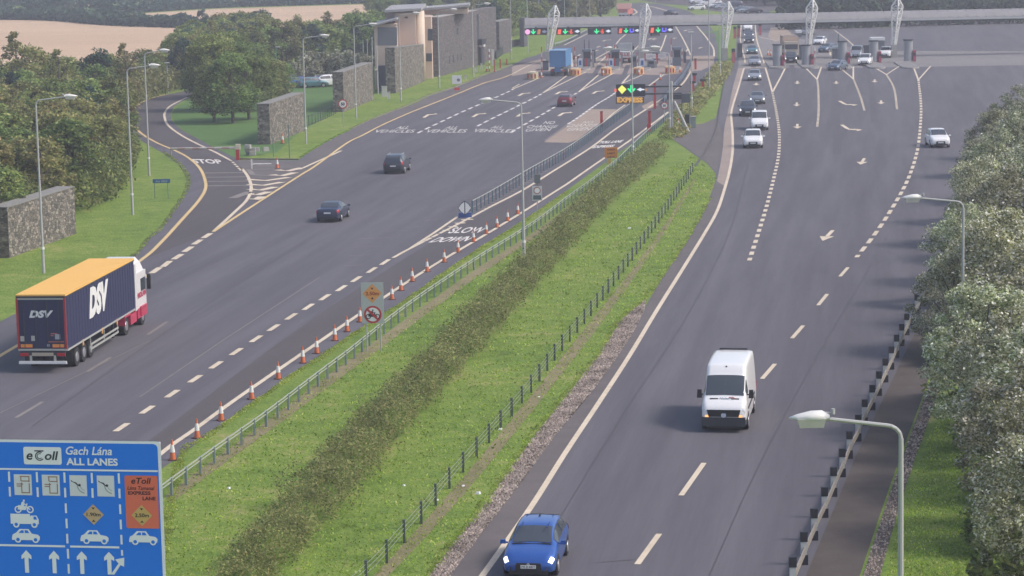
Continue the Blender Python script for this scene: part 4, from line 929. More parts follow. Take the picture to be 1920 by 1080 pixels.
barrier('wire_fence', 'low wire fence with dark posts running down the grass median', [(640,1140),(706,1078),(740,1038),(771,1003),(800,970),(827,935),(854,903),(880,873),(902,848),(985,750),(1050,663),(1110,590),(1170,510),(1220,440),(1262,380),(1302,318)], 2.9, .8, [(.72,.010,.012),(.55,.010,.012),(.38,.010,.012)], .85, mat('dark_post', (.07,.085,.075), .7), mat('fence_wire', (.32,.36,.28), .5, .4), 'wire fence', pw=.09)
barrier('railing', 'dark green railing between the first two plaza gabion walls', [(573,238),(600,228),(632,212)], 1.6, 1.2, [(1.1,.03,.03),(.15,.03,.03)], 1.2, DARKM, DARKM, 'railing', pw=.05)
barrier('boundary_fence', 'dark fence on the slope left of the gantry end', [(930,112),(960,90),(984,86)], 1.5, 1.4, [(1.3,.04,.04),(.7,.5,.03)], 1.4, DARKM, DARKM, 'fence', pw=.06)
barrier('kerb_rail', 'low rail along the far left kerb beyond the tipper lorry', [(1040,88),(1064,80),(1100,61)], 2, .7, [(.6,.12,.05)], .7, GREENS, GALV, pw=.08)

# ---- the black and white marker posts with the rail on the right
pts = GP([(1488,1108),(1504,1070),(1520,1031),(1537,992),(1554,956),(1567,924),(1581.5,891),(1593,861),(1608,832),(1619,804),(1630.5,781),(1641,759),(1651,737),(1662,714),(1672,693),(1681,672),(1690,652),(1698,634),(1722,586),(1745,540),(1765,502),(1781,470),(1796,440),(1809,414)], True, 6)
t = thing('roadside_barrier', 'pale rail on black and white posts along the right edge of the road', 'crash barrier', pts[0])
loc = [p-pts[0] for p in pts]; n = len(loc)
b = MB(); vs = []
for i, p in enumerate(loc):
    d = (loc[min(i+1, n-1)]-loc[max(i-1, 0)]).normalized(); q = Vector((d.y, -d.x, 0))*.05
    vs += [(p.x, p.y, .38), (p.x, p.y, .64), (p.x+q.x, p.y+q.y, .64), (p.x+q.x, p.y+q.y, .38)]
b.add(vs, [(4*i+a, 4*i+(a+1) % 4, 4*i+4+(a+1) % 4, 4*i+4+a) for i in range(n-1) for a in range(4)]); b.build('rail', mat('rail_face', (.30, .27, .24), .6, .15, noise=.2, nscale=.7), t)
pmw, pmb = mat('post_white', (.5, .5, .48), .6), mat('post_black', (.022, .022, .03), .6)
first = None
for i, p in enumerate(resample(loc, 3.45)):
    if first is None:
        b = MB(); b.box((0, -.02, .57), (.20, .16, .50)); first = b.build('post', pmw, t)
        b = MB(); b.box((0, -.02, .18), (.27, .20, .36)); b.build('post_foot', pmb, first)
        b = MB(); b.box((0, -.02, .99), (.25, .19, .34)); b.build('post_cap', pmb, first)
        first.location = (p.x-.03, p.y, 0); o = first
    else: o = dup(first, (p.x-.03, p.y, 0), None, None, t)

# ---- signs
def disc(b, c, r, n=28, th=.02, mi=0): b.tube((c[0], c[1], c[2]), (c[0], c[1]-th, c[2]), r, r, n, mi)
def speed_sign(px, h, r, label, num='50'):
    t = thing('speed_sign', label, 'road sign', G(*px), 0)
    b = MB(); b.tube((0, .03, 0), (0, .03, h), .045); b.build('post', GALV, t)
    b = MB(); disc(b, (0, 0, h), r); b.build('red_ring', REDP, t)
    b = MB(); disc(b, (0, -.022, h), r*.76); b.build('white_disc', OFFW, t)
    b = MB(); text_on(b, num, (-r*.42, -.047, h-r*.34), (r*.84, 0, 0), (0, 0, r*.68), .05); b.build('numerals', PLTXT, t)
speed_sign((644,240), hgt((644,240), 195), .52, 'red-ringed speed sign on a post before the second gabion wall')
speed_sign((1246,226), hgt((1246,226), 198), .40, 'small red-ringed speed sign left of the braced post')
# height and no-motorcycle sign
def motorbike(b, c, s, mi=0, y=0):
    x, z = c
    for dx in (-.42, .42):
        n = 16; vs = []
        for k in range(n):
            a = 2*math.pi*k/n
            for rr in (.25, .16): vs.append((x+s*(dx+rr*math.cos(a)), y, z+s*(-.18+rr*math.sin(a))))
        b.add(vs, [(2*k, 2*k+1, 2*((k+1) % n)+1, 2*((k+1) % n)) for k in range(n)], mi)
    P_ = lambda *q: b.add([(x+s*a, y-.001, z+s*c_) for a, c_ in q], [tuple(range(len(q)))], mi)
    P_((-.45,-.18),(-.15,-.22),(.1,-.22),(.22,.02),(-.1,.08),(-.38,.12)); P_((.12,-.02),(.24,.02),(.46,-.18),(.40,-.22)); P_((.08,.0),(.2,.0),(.26,.22),(.18,.24))
    P_((-.22,.08),(.0,.06),(.06,.28),(-.06,.36),(-.16,.3)); P_((-.04,.28),(.2,.14),(.18,.08),(-.06,.2)); P_((-.06,.36),(.06,.34),(.08,.48),(-.04,.5))
def diamond(b, c, r, y, mi=0): b.add([(c[0]-r, y, c[1]), (c[0], y, c[1]-r), (c[0]+r, y, c[1]), (c[0], y, c[1]+r)], [(0, 1, 2, 3)], mi)
g = G(701, 660); t = thing('height_sign', 'grey board with orange 2.50m diamond over a no-motorcycles ring on two legs', 'road sign', g, -.03)
SZ = G(701, 660).y/FPX; top = hgt((701,660), 530); bot = hgt((701,660), 606)
for x in (-.35, .38):
    b = MB(); b.tube((x, .03, 0), (x, .03, bot+.1), .035); b.build('leg', mat('sign_leg', (.42, .43, .40), .5, .3), t)
BW = 1.16
b = MB(); b.box((.0, 0, (top+bot)/2), (BW, .04, top-bot)); b.build('board', mat('board_grey', (.40, .43, .41), .6), t)
b = MB(); diamond(b, (0, top-.56), .50, -.024); b.build('diamond', mat('sign_orange', (.66, .30, .09), .6), t)
b = MB(); text_on(b, '2.50m', (-.34, -.03, top-.66), (.68, 0, 0), (0, 0, .19), .03)
o = b.build('numerals', mat('sign_red_text', (.30, .05, .03), .6), t)
for dz, sg in ((.86, 1), (.26, -1)):
    b = MB(); b.add([(-.07, -.03, top-dz), (.07, -.03, top-dz), (0, -.03, top-dz+sg*.12)], [(0, 1, 2)]); b.build('triangle', PLTXT, t)
cz = bot+.46
b = MB(); disc(b, (0, -.022, cz), .46, 32, .004); b.build('red_ring', REDP, t)
b = MB(); disc(b, (0, -.028, cz), .36, 32, .004); b.build('white_disc', OFFW, t)
b = MB(); motorbike(b, (0, cz), .55, y=-.036); b.build('motorbike_symbol', PLTXT, t)
b = MB(); b.add([(-.30, -.042, cz+.22), (-.22, -.042, cz+.30), (.30, -.042, cz-.22), (.22, -.042, cz-.30)], [(0, 3, 2, 1)]); b.build('red_bar', REDP, t)
# small white restriction sign
g = G(1008, 412); t = thing('restriction_sign', 'small white sign with a red ring over a grey panel beside the rail', 'road sign', g)
h1 = hgt((1008,412), 349); h0 = hgt((1008,412), 376)
b = MB(); b.tube((0, .03, 0), (0, .03, h1), .035); b.build('post', GALV, t)
b = MB(); b.box((0, 0, (h1+h0)/2), (.74, .04, h1-h0)); b.build('board', mat('board_pale', (.5, .5, .5), .6), t)
b = MB(); disc(b, (0, -.022, h1-.33), .27, 24, .004); b.build('red_ring', mat('faded_red', (.35, .12, .12), .6), t)
b = MB(); disc(b, (0, -.028, h1-.33), .20, 24, .004); b.build('white_disc', OFFW, t)
b = MB(); b.box((0, -.025, h0+.24), (.60, .01, .32)); b.build('grey_panel', mat('panel_dark', (.08, .11, .12), .6), t)
b = MB(); b.box((0, -.032, h1-.33), (.06, .006, .40), rz=0); b.build('ring_bar', mat('faded_red', ()), t) if False else None
g = G(1008, 372); t = thing('small_box_sign', 'small dark box on a post on the delineator barrier', 'sign', g)
b = MB(); b.box((0, 0, hgt((1008,372),335)), (.5, .3, .7)); b.build('box', mat('box_grey', (.12, .14, .14), .6), t)
b = MB(); b.tube((0, .0, 0), (0, .0, 1.6), .04); b.build('post', GREENS, t)
# the white on blue gore marker
g = G(872, 408); t = thing('gore_marker', 'blue bollard board with a white diamond split by a dark line where the lanes part', 'bollard', g)
b = MB(); b.box((0, .05, .18), (1.05, .4, .36), taper=.92); b.build('blue_base', mat('marker_blue', (.03, .08, .26), .6), t)
b = MB(); b.box((0, -.18, .72), (.86, .06, .35)); b.add([(-.52, -.22, .76), (0, -.22, .2), (.52, -.22, .76), (.26, -.22, 1.14), (0, -.22, 1.32), (-.26, -.22, 1.14)], [(0, 1, 2, 3, 4, 5)]); b.build('backing', mat('marker_dark', (.04, .06, .09), .6), t)
for sg in (1, -1):
    b = MB(); b.add([(sg*.04, -.225, 1.22), (sg*.04, -.225, .30), (sg*.28, -.225, .50), (sg*.47, -.225, .76), (sg*.26, -.225, 1.06)], [(0, 1, 2, 3, 4) if sg < 0 else (4, 3, 2, 1, 0)]); b.build('white_half', OFFW, t)
# orange roadworks board
g = G(1146, 308); t = thing('works_board', 'orange roadworks board standing by the express lane rail', 'road sign', g)
h1 = hgt((1146,308), 276); h0 = hgt((1146,308), 296)
OR_ = mat('works_orange', (.58, .21, .03), .6)
b = MB(); b.box((0, 0, (h0+h1)/2), (1.18, .05, h1-h0)); b.build('board', OR_, t)
for k, s in enumerate(('SPEED', 'LIMIT', 'AHEAD')):
    b = MB(); text_on(b, s, (-.36, -.03, h1-.30-.34*k), (.72, 0, 0), (0, 0, .16), .02); b.build('lettering', mat('works_text', (.10, .03, .02), .6), t)
b = MB(); b.box((-.18, -.01, h0-.28), (.36, .04, .5)); b.build('plate', mat('works_yellow', (.55, .36, .10), .6), t)
for x in (-.4, .4):
    b = MB(); b.tube((x, .04, 0), (x, .04, h0), .03); b.build('leg', GALV, t)
# small blue sign
g = G(304, 372); t = thing('blue_sign', 'small blue place sign on two thin legs in the grass at the left', 'road sign', g)
h1 = hgt((304,372), 336)
b = MB(); b.box((0, 0, h1-.15), (1.45, .04, .34)); b.build('board', mat('dull_blue', (.03, .12, .25), .6), t)
b = MB(); text_on(b, 'An Mhí', (-.5, -.025, h1-.25), (1.0, 0, 0), (0, 0, .17), .02); b.build('lettering', mat('pale_text', (.35, .42, .45), .6), t)
for x in (-.6, .5):
    b = MB(); b.tube((x, .03, 0), (x, .03, h1-.2), .03); b.build('leg', GREENS, t)
# white works board near the stone block
g = G(857, 171); t = thing('white_board', 'square white notice board with a red foot on the grass below the stone block', 'sign', g)
b = MB(); b.box((0, 0, 1.55), (1.25, .06, 1.15)); b.build('board', OFFW, t)
b = MB(); b.tube((0, .04, 0), (0, .04, 1.2), .05); b.build('post', GALV, t)
b = MB(); b.tube((.22, -.035, 1.5), (.22, -.04, 1.5), .22, n=16); b.build('grey_disc', mat('disc_grey', (.18, .17, .18), .6), t)
b = MB(); b.box((0, -.02, .32), (.8, .4, .35), taper=.8); b.build('red_foot', REDP, t)
# the raised height barrier of the slip road
a, c_ = G(321, 292), G(446, 300)
t = thing('boom_gate', 'red and white boom across the slip road, on a red post at its right end', 'barrier gate', c_)
zb = hgt((446,300), 277); za = hgt((317,294), 281)
b = MB(); b.box((0, 0, zb/2), (.34, .34, zb)); b.build('post', REDP, t)
b = MB(); b.box((.05, 0, zb+.1), (.42, .4, .5)); b.build('post_cap', mat('gate_cream', (.6, .52, .4), .6), t)
d = a-c_; L_ = d.length; q = d.normalized(); n_ = 9
for k in range(n_):
    b = MB(); p0 = q*(L_*k/n_); p1 = q*(L_*(k+1)/n_); z0 = zb+(za-zb)*k/n_; z1 = zb+(za-zb)*(k+1)/n_
    b.tube((p0.x, p0.y, z0), (p1.x, p1.y, z1), .11, .11, 8, cap=True); b.build('boom_segment', mat('boom_white', (.74, .66, .58), .5) if k % 2 == 0 else mat('boom_pink', (.66, .44, .38), .5), t)
b = MB(); b.tube((d.x, d.y, 0), (d.x, d.y, za), .06); b.build('rest_post', GALV, t)
# small boom by the lay-by
g = G(515, 316); t = thing('short_boom', 'short white bar with two posts in the entrance beside the slip road', 'barrier gate', g)
b = MB(); b.tube((-.3, 0, .45), (-2.0, 0, .45), .05); b.build('bar', OFFW, t)
b = MB(); b.box((-2.1, -.2, .45), (.12, .12, .95)); b.build('post', LAMPW, t)
# rubble and planting by the nearest plaza wall
g = G(482, 291); t = thing('stone_blocks', 'tumbled pile of tan stone blocks at the foot of the gabion wall', 'stones', g)
for k in range(9):
    b = MB(); b.box((random.uniform(-.9, .9), random.uniform(-.6, .8), .22+.35*(k//4)), (random.uniform(.5, .9), .5, .38), random.uniform(-.4, .4), taper=.85); b.build('stone_block', CONP, t)
for x, y, h, lab in ((513,293,1.9,'thin green marker stake left by the nearest plaza gabion wall'), (543,296,3.2,'thin green marker stake right by the nearest plaza gabion wall')):
    t = thing('marker_stake', lab, 'stake', G(x, y)); b = MB(); b.tube((0, 0, 0), (0, 0, h), .05, .04); b.build('stake', GREENS, t); b = MB(); b.box((0, 0, h), (.12, .12, .1)); b.build('cap', GALV, t)
# electrical cabinets on the grass
for x, y, s, lab in ((721,181,(.7,.5,1.3),'white utility cabinet at the foot of the third gabion wall'), (729,186,(.35,.3,.9),'short white post box right of the utility cabinet'), (893,136,(.4,.3,.8),'small pale cabinet below the stone-clad block'), (903,130,(.3,.3,.9),'small pale bollard near the striped pole'), (873,148,(.35,.3,.5),'low pinkish box right of the white notice board')):
    t = thing('utility_cabinet', lab, 'cabinet', G(x, y)); b = MB(); b.box((0, 0, s[2]/2), s); b.build('cabinet_body', mat('cabinet_white', (.55, .53, .50), .6), t); b = MB(); b.box((0, 0, s[2]+.03), (s[0]+.08, s[1]+.08, .06)); b.build('lid', CONP, t)
# striped pole and red posts at the entrance
g = G(918, 134); t = thing('striped_pole', 'red and white banded pole with a white panel at the plaza entrance', 'pole', g)
h = hgt((918,134), 92)
for k in range(8):
    b = MB(); b.tube((0, 0, h*k/8), (0, 0, h*(k+1)/8), .09, n=8); b.build('band', REDP if k % 2 == 0 else OFFW, t)
b = MB(); b.box((.55, 0, h*.62), (.42, .1, h*.72)); b.build('panel', mat('panel_cream', (.6, .57, .52), .6), t)
for x, y, ty, lab in ((927,135,113,'red post right of the striped pole'), (938,129,112,'second red post right of the striped pole'), (950,122,112,'third red post toward the gantry'), (1128,236,210,'tall red marker post at the end of the tan patch'), (1218,247,209,'red marker post with a hood beside the express lane'), (1228,204,157,'red upright of the height gauge behind the lane sign'), (1216,246,234,'short stout red post at the bend of the rail')):
    t = thing('red_post', lab, 'post', G(x, y)); h = hgt((x, y), ty); b = MB(); b.box((0, 0, h/2), (.3 if x > 1000 else .2, .25, h), taper=.9); b.build('post', REDP, t)
    b = MB(); b.box((0, 0, h+.04), (.34, .28, .08)); b.build('cap', mat('cap_red', (.3, .05, .05), .5), t)

# ---- the big blue sign in the foreground
SY = 64.0
o0 = AT(303, 829, SY); z1 = o0.z; o_ = Vector((o0.x, SY, 0))
t = thing('motorway_sign', 'large blue motorway lane sign with white symbols and an orange-red express panel, lower left', 'road sign', o_, R(-9))
K = FPX/SY                                     # pixels per metre at the board
def bx(px, py, y=-.06): return (-(305-px)/K/.985, y, z1-(py-829)/K)
wid = 430; hei = 372
def rect(b, x0, y0, x1, y1, y=-.07, mi=0):
    b.add([bx(x0, y1, y), bx(x1, y1, y), bx(x1, y0, y), bx(x0, y0, y)], [(0, 1, 2, 3)], mi)
def rrect(x0, y0, x1, y1, r, y, mi, b):
    ps = []
    for cx, cy, a0 in ((x1-r, y0+r, 0), (x0+r, y0+r, 90), (x0+r, y1-r, 180), (x1-r, y1-r, 270)):
        for k in range(5):
            a = R(a0+22.5*k); ps.append(bx(cx+r*math.cos(a), cy-r*math.sin(a), y))
    b.add(ps, [tuple(range(len(ps)))], mi)
SW = mat('sign_white', (.88, .88, .92), .5); 
b = MB(); c0 = bx(305-wid/2, 829+hei/2, 0); b.box((c0[0], 0, c0[2]), (wid/K, .10, hei/K)); b.build('panel', mat('sign_backing', (.42, .44, .48), .5), t)
b = MB(); rrect(305-wid, 827, 304, 829+hei, 10, -.055, 0, b); b.build('white_border', SW, t)
b = MB(); rrect(305-wid+5, 832, 298, 829+hei-5, 9, -.06, 0, b); b.build('blue_face', BLUES, t)
bw = MB()
rect(bw, -120, 883, 297, 886.5)
for x in (3.2, 58.5, 113, 167, 220): rect(bw, x-2, 890, x+2, 910); rect(bw, x-2, 920, x+2, 939)
for x in (113, 220):
    for y in (951, 981, 1011): rect(bw, x-2, y, x+2, y+19)
rect(bw, 111, 1041, 115, 1060); rect(bw, 111, 1071, 115, 1090); rect(bw, 218, 1041, 222, 1052)
rect(bw, -110, 1034, 108, 1038); rect(bw, 118, 1034, 215, 1038)
bw.build('white_lines', SW, t)
b = MB(); rrect(34, 840.5, 109, 875, 4, -.068, 0, b); b.build('logo_plate', SW, t)
b = MB(); text_on(b, 'e', bx(40, 866, -.075), Vector(bx(52, 866, 0))-Vector(bx(40, 866, 0)), Vector((0, 0, 13/K)), .02, .2)
text_on(b, 'oll', bx(76, 866, -.075), Vector(bx(103, 866, 0))-Vector(bx(76, 866, 0)), Vector((0, 0, 17.5/K)), .02, .2)
rect(b, 56, 847, 74, 849.4, -.075)
nn = 12
def arc(b, cx, cy, r0, r1, a0, a1, y, mi=0):
    vs = []
    for k in range(nn+1):
        a = R(a0+(a1-a0)*k/nn); vs += [bx(cx+r0*math.cos(a), cy-r0*math.sin(a), y), bx(cx+r1*math.cos(a), cy-r1*math.sin(a), y)]
    b.add(vs, [(2*k, 2*k+1, 2*k+3, 2*k+2) for k in range(nn)], mi)
arc(b, 66, 858.5, 7.2, 9.2, 60, 320, -.075); arc(b, 66, 858.5, 4.2, 5.6, 60, 320, -.076)
b.build('logo_lettering', PLTXT, t)
def sgn_text(s, x0, yb, x1, capx, m_, name='lettering', bold=.02, sh=0, y=-.075):
    b = MB(); text_on(b, s, bx(x0, yb, y), Vector(bx(x1, yb, y))-Vector(bx(x0, yb, y)), Vector((0, 0, capx/K)), bold, sh); return b.build(name, m_, t)
sgn_text('Gach Lána', 118, 855, 209, 16.5, SW, bold=.018, sh=.22); sgn_text('ALL LANES', 118, 875.5, 219.5, 14.5, SW, bold=.035)
for x in (12.5, 68):       # toll basket symbols
    b = MB(); rect(b, x, 895, x+35, 936, -.068); pl_ = b.build('symbol_plate', mat('plate_pale', (.74, .74, .78), .6), t)
    b = MB()
    for q in ((x+12,898,x+31,900),(x+13,898,x+15,908),(x+29,898,x+31,910),(x+15,907,x+30,909),(x+5,917,x+15,919),(x+14,911,x+16,932),(x+16,930,x+31,932),(x+29,912,x+31,932),(x+5,913,x+18,915)): rect(b, *q, y=-.072)
    b.build('attendant_symbol', mat('brown_line', (.34, .20, .14), .6), pl_)
for x in (122.5, 176.5):
    b = MB(); rect(b, x, 895, x+34, 936, -.068); pl_ = b.build('symbol_plate', mat('plate_pale', (.5, .5, .5), .6), t)
    b = MB(); b.add([bx(x+3, 907, -.072), bx(x+13, 909, -.072), bx(x+18, 915, -.072), bx(x+16, 916, -.072), bx(x+11, 911, -.072), bx(x+3, 904.5, -.072)], [(0, 1, 2, 3, 4, 5)])
    rrect(x+17, 912, x+22, 917, 2.4, -.073, 0, b); b.build('hand_symbol', PLTXT, pl_)
    b = MB(); arc(b, x+31, 914, 15, 17, 185, 262, -.072); arc(b, x+31, 914, 10, 11, 185, 262, -.072); b.build('basket_symbol', mat('grey_line', (.35, .37, .42), .6), pl_)
b = MB(); rrect(231, 894, 295.5, 997.5, 3, -.068, 0, b); b.build('express_panel', mat('express_orange', (.80, .17, .10), .6), t)
DKB = mat('dark_brown_text', (.07, .02, .03), .6)
sgn_text('eToll', 244, 910, 283, 12, DKB, sh=.2); sgn_text('Lána Tamanal', 236, 922, 289, 7.5, DKB, sh=.2, bold=.01); sgn_text('EXPRESS', 237, 931.5, 281, 7, DKB, bold=.03); sgn_text('LANE', 265, 942, 290.5, 7, DKB, bold=.03)
for cx, cy, s, mm_ in ((167, 972, '1.90m', mat('diamond_tan', (.62, .42, .24), .6)), (262, 972, '2.50m', mat('diamond_yellow', (.65, .42, .14), .6))):
    b = MB(); b.add([bx(cx-20.5, cy, -.072), bx(cx, cy+20.5, -.072), bx(cx+20.5, cy, -.072), bx(cx, cy-20.5, -.072)], [(0, 1, 2, 3)]); b.build('diamond', mm_, t)
    sgn_text(s, cx-13.5, cy+3.5, cx+14, 7.5, PLTXT, 'numerals', .02, y=-.077)
    for dy, sg in ((-14, 1), (14, -1)):
        b = MB(); b.add([bx(cx-3.5, cy+dy, -.077), bx(cx+3.5, cy+dy, -.077), bx(cx, cy+dy+4*sg, -.077)], [(0, 1, 2)]); b.build('triangle', PLTXT, t)
def glyph(name, polys, m_, y=-.072, par=None):
    b = MB()
    for k, p in enumerate(polys): b.poly([bx(q[0], q[1], 0) for q in p] if False else [Vector(bx(q[0], q[1], y)) for q in p]) if False else b.add([bx(q[0], q[1], y-.0004*k) for q in p], [tuple(range(len(p)))])
    return b.build(name, m_, par or t)
def circ(cx, cy, r, n=14): return [(cx+r*math.cos(2*math.pi*k/n), cy-r*math.sin(2*math.pi*k/n)) for k in range(n)]
for cx in (31, 167, 263):   # side view of a car
    o = glyph('car_symbol', [[(cx-28,1020),(cx-26,1014),(cx-20,1011),(cx-12,1003),(cx+6,1003),(cx+12,1012),(cx+24,1014),(cx+28,1018),(cx+27,1025),(cx-28,1025)]], SW)
    glyph('car_window', [[(cx-14,1011),(cx-9,1005.5),(cx-4,1005.5),(cx-4,1011)], [(cx-2,1011),(cx-2,1005.5),(cx+4,1005.5),(cx+7,1011)]], BLUES, -.075, t)
    for dx in (-16, 19):
        w_ = glyph('wheel_symbol', [circ(cx+dx,1024,6.5)], SW, -.0765); glyph('hub_symbol', [circ(cx+dx,1024,3.6)], BLUES, -.079, t)
glyph('lorry_symbol', [[(2,973),(41,973),(41,993),(2,993)], [(43,976),(54,976),(58,984),(58,993),(41,993),(41,978)]], SW); glyph('lorry_window', [[(48,978),(53,978),(55,984),(48,984)]], BLUES, -.076)
for dx in (13, 49):
    glyph('wheel_symbol', [circ(dx,994,6.5)], SW, -.0765); glyph('hub_symbol', [circ(dx,994,3.4)], BLUES, -.079)
b = MB(); c0 = bx(30, 959, -.072)
motorbike(b, (c0[0], c0[2]), 29/K, y=-.072); b.build('motorbike_symbol', SW, t)
for x in (30, 85, 140, 194):
    glyph('lane_arrow', [[(x-4,1090),(x-4,1060),(x-10,1063),(x-10,1056),(x,1045),(x+10,1056),(x+10,1063),(x+4,1060),(x+4,1090)]], SW)
glyph('slip_arrow', [[(196,1090),(212,1068),(206,1060),(224,1056),(223,1074),(216,1071),(203,1090)]], SW)
for x in (-390/K, -215/K, -40/K):
    b = MB(); b.tube((x, .2, 0), (x, .2, z1-.3), .11, n=12); b.build('leg', GALV, t)
b = MB()
for zz in (z1-.6, z1-2.4, z1-4.2): b.box((c0[0]-1.0, .1, zz), (wid/K*.98, .08, .1))
b.build('rear_rail', GALV, t)

# ---- gabion walls
def wall(name, a, c_, th, h, m_, label, cat='gabion wall', cap=True, hb=None):
    A, B = G(*a), G(*c_); d = B-A; L_ = d.length; t = thing(name, label, cat, A, math.atan2(-d.x, d.y))
    b = MB(); hb = h if hb is None else hb
    b.add([(0,0,0),(-th,0,0),(-th,L_,0),(0,L_,0),(0,0,h),(-th,0,h),(-th,L_,hb),(0,L_,hb)], [(0,1,5,4),(1,2,6,5),(2,3,7,6),(3,0,4,7),(4,5,6,7),(3,2,1,0)]); b.build('stone_fill', m_, t)
    if cap:
        b = MB(); b.add([(.03,-.03,h+.004),(-th-.03,-.03,h+.004),(-th-.03,L_+.03,hb+.004),(.03,L_+.03,hb+.004),(.03,-.03,h+.07),(-th-.03,-.03,h+.07),(-th-.03,L_+.03,hb+.07),(.03,L_+.03,hb+.07)], [(0,1,5,4),(1,2,6,5),(2,3,7,6),(3,0,4,7),(4,5,6,7)]); b.build('wire_lid', mat('cap_grey', (.22,.21,.19), .9, noise=.3, nscale=2), t)
    return t
wall('gabion_wall', (18,484), (143,438), 1.3, 3.45, GAB, 'weathered gabion wall at the far left edge, backed by trees')
wall('gabion_wall', (507,271), (571,245), 1.3, 4.15, GAB, 'nearest gabion wall of the toll plaza, beside the stone blocks')
wall('gabion_wall', (645,210), (700,187), 1.3, 4.77, GAB, 'second gabion wall of the plaza, in front of the parked cars')
wall('gabion_wall', (742,175), (799,151), 1.3, 6.05, GAB, 'third gabion wall of the plaza, before the cream building', hb=5.2)
wall('gabion_wall', (937,104), (958,97), 1.5, 5.7, GAB2, 'farthest stone wall, just left of the gantry end')
wall('stone_slab', (983,88), (990,85), .8, 5.2, mat('slab_dark', (.09,.09,.10), .9), 'dark upright slab at the left end of the gantry', 'wall', cap=False)
# ---- plaza building
A = G(823, 144); d = (G(896, 123)-A).normalized(); rz = math.atan2(-d.x, d.y)
t = thing('plaza_building', 'cream rendered and stone-clad toll office building with flat grey roofs', 'building', A, rz)
CR = mat('cream_render', (.56, .43, .35), .8, noise=.06, nscale=.5); CRD = mat('cream_band', (.50, .38, .31), .8); RF = mat('roof_grey', (.33, .32, .32), .7, noise=.1, nscale=.5)
WG = mat('window_glass', (.045, .06, .08), .2, spec=.6); LOUV = mat('louvre_grey', (.15, .155, .17), .6)
iv = Matrix.Rotation(-rz, 3, 'Z')
def L(px, py, z=0):
    p = iv @ (G(px, py)-A); return p
e = L(896, 123)
b = MB(); b.box((-.8, e.y/2, 4.35), (1.6, e.y, 8.7)); sw = b.build('stone_wall', GAB2, t)
b = MB(); b.box((-.8, e.y/2, 8.74), (1.7, e.y+.1, .08)); b.build('wall_coping', CONP, t)
def hole(y, z, wy, hz, nm='window', m_=None, x=.004):
    b = MB(); b.box((x, y, z), (.02, wy, hz)); return b.build(nm, m_ or WG, t)
hole(e.y*.48, 6.1, 1.3, .9); 
for f_ in (.27, .36, .47, .56): hole(e.y*f_, 2.1, .5 if f_ < .4 else .45, 1.1)
# second stone slab and glazed stair behind
f0 = L(899, 121); f1 = L(925, 110)
b = MB(); b.box(((f0.x+f1.x)/2-.9, (f0.y+f1.y)/2, 4.3), (1.8, f1.y-f0.y, 8.6)); b.build('stone_wall', GAB2, t)
b = MB(); b.box((f0.x-.6, f0.y-1.5, 4.0), (1.2, 3.4, 8.0)); b.build('glazed_stair', WG, t)
b = MB(); b.box((f0.x+.3, f0.y-1.3, 3.7), (1.6, 3.0, .9)); b.build('balcony', DARKM, t)
b = MB(); b.box((f0.x+.55, f0.y-.9, 1.4), (.5, 2.2, 2.8)); b.build('entrance_door', mat('door_dark', (.06,.055,.08), .5), t)
b = MB(); b.box((f0.x+.4, f0.y+1.6, 3.2), (.3, 1.4, .9)); b.build('balcony_panel', LAMPW, t)
# cream blocks (world-aligned boxes in the turned frame)
def block(x0, x1, y, depth, zt, m_, nm='render_block', zb=0, by=150):
    "a block whose front face stands at distance y and spans x0..x1 of the photograph"
    a = iv @ (AT(x0, by, y)-A); c = iv @ (AT(x1, by, y)-A)
    f = iv @ Vector((0, 1, 0))
    b = MB(); cx = [(a.x, a.y), (c.x, c.y), (c.x+f.x*depth, c.y+f.y*depth), (a.x+f.x*depth, a.y+f.y*depth)]
    b.slab([Vector((p[0], p[1], 0)) for p in cx], zb, zt); return b.build(nm, m_, t), cx
def zat(py, y): return AT(900, py, y).z
def win(x0, x1, y0, y1, y, m_, nm='window', pr=.03):
    b = MB(); q = [iv @ (AT(px, py, y-pr)-A) for px, py in ((x0, y1), (x1, y1), (x1, y0), (x0, y0))]
    q2 = [p+iv@Vector((0, .02, 0)) for p in q]; b.add(q+q2, [(0,1,2,3),(1,5,6,2),(3,2,6,7),(0,3,7,4),(4,5,1,0)]); return b.build(nm, m_, t)
Y1, Y2, Y3 = 352, 357, 364
block(704, 745, Y1, 12, zat(42, Y1), CR); win(708, 744.5, 51, 85, Y1, LOUV, 'louvre_window'); win(708, 745, 46, 49, Y1, CRD, 'band')
block(744, 782, Y2, 11, zat(21, Y2), CR); block(727, 744, Y2+5, 10, zat(20, Y2+5), CR); win(759, 764.5, 31, 34.5, Y2, DARKM, 'vent')
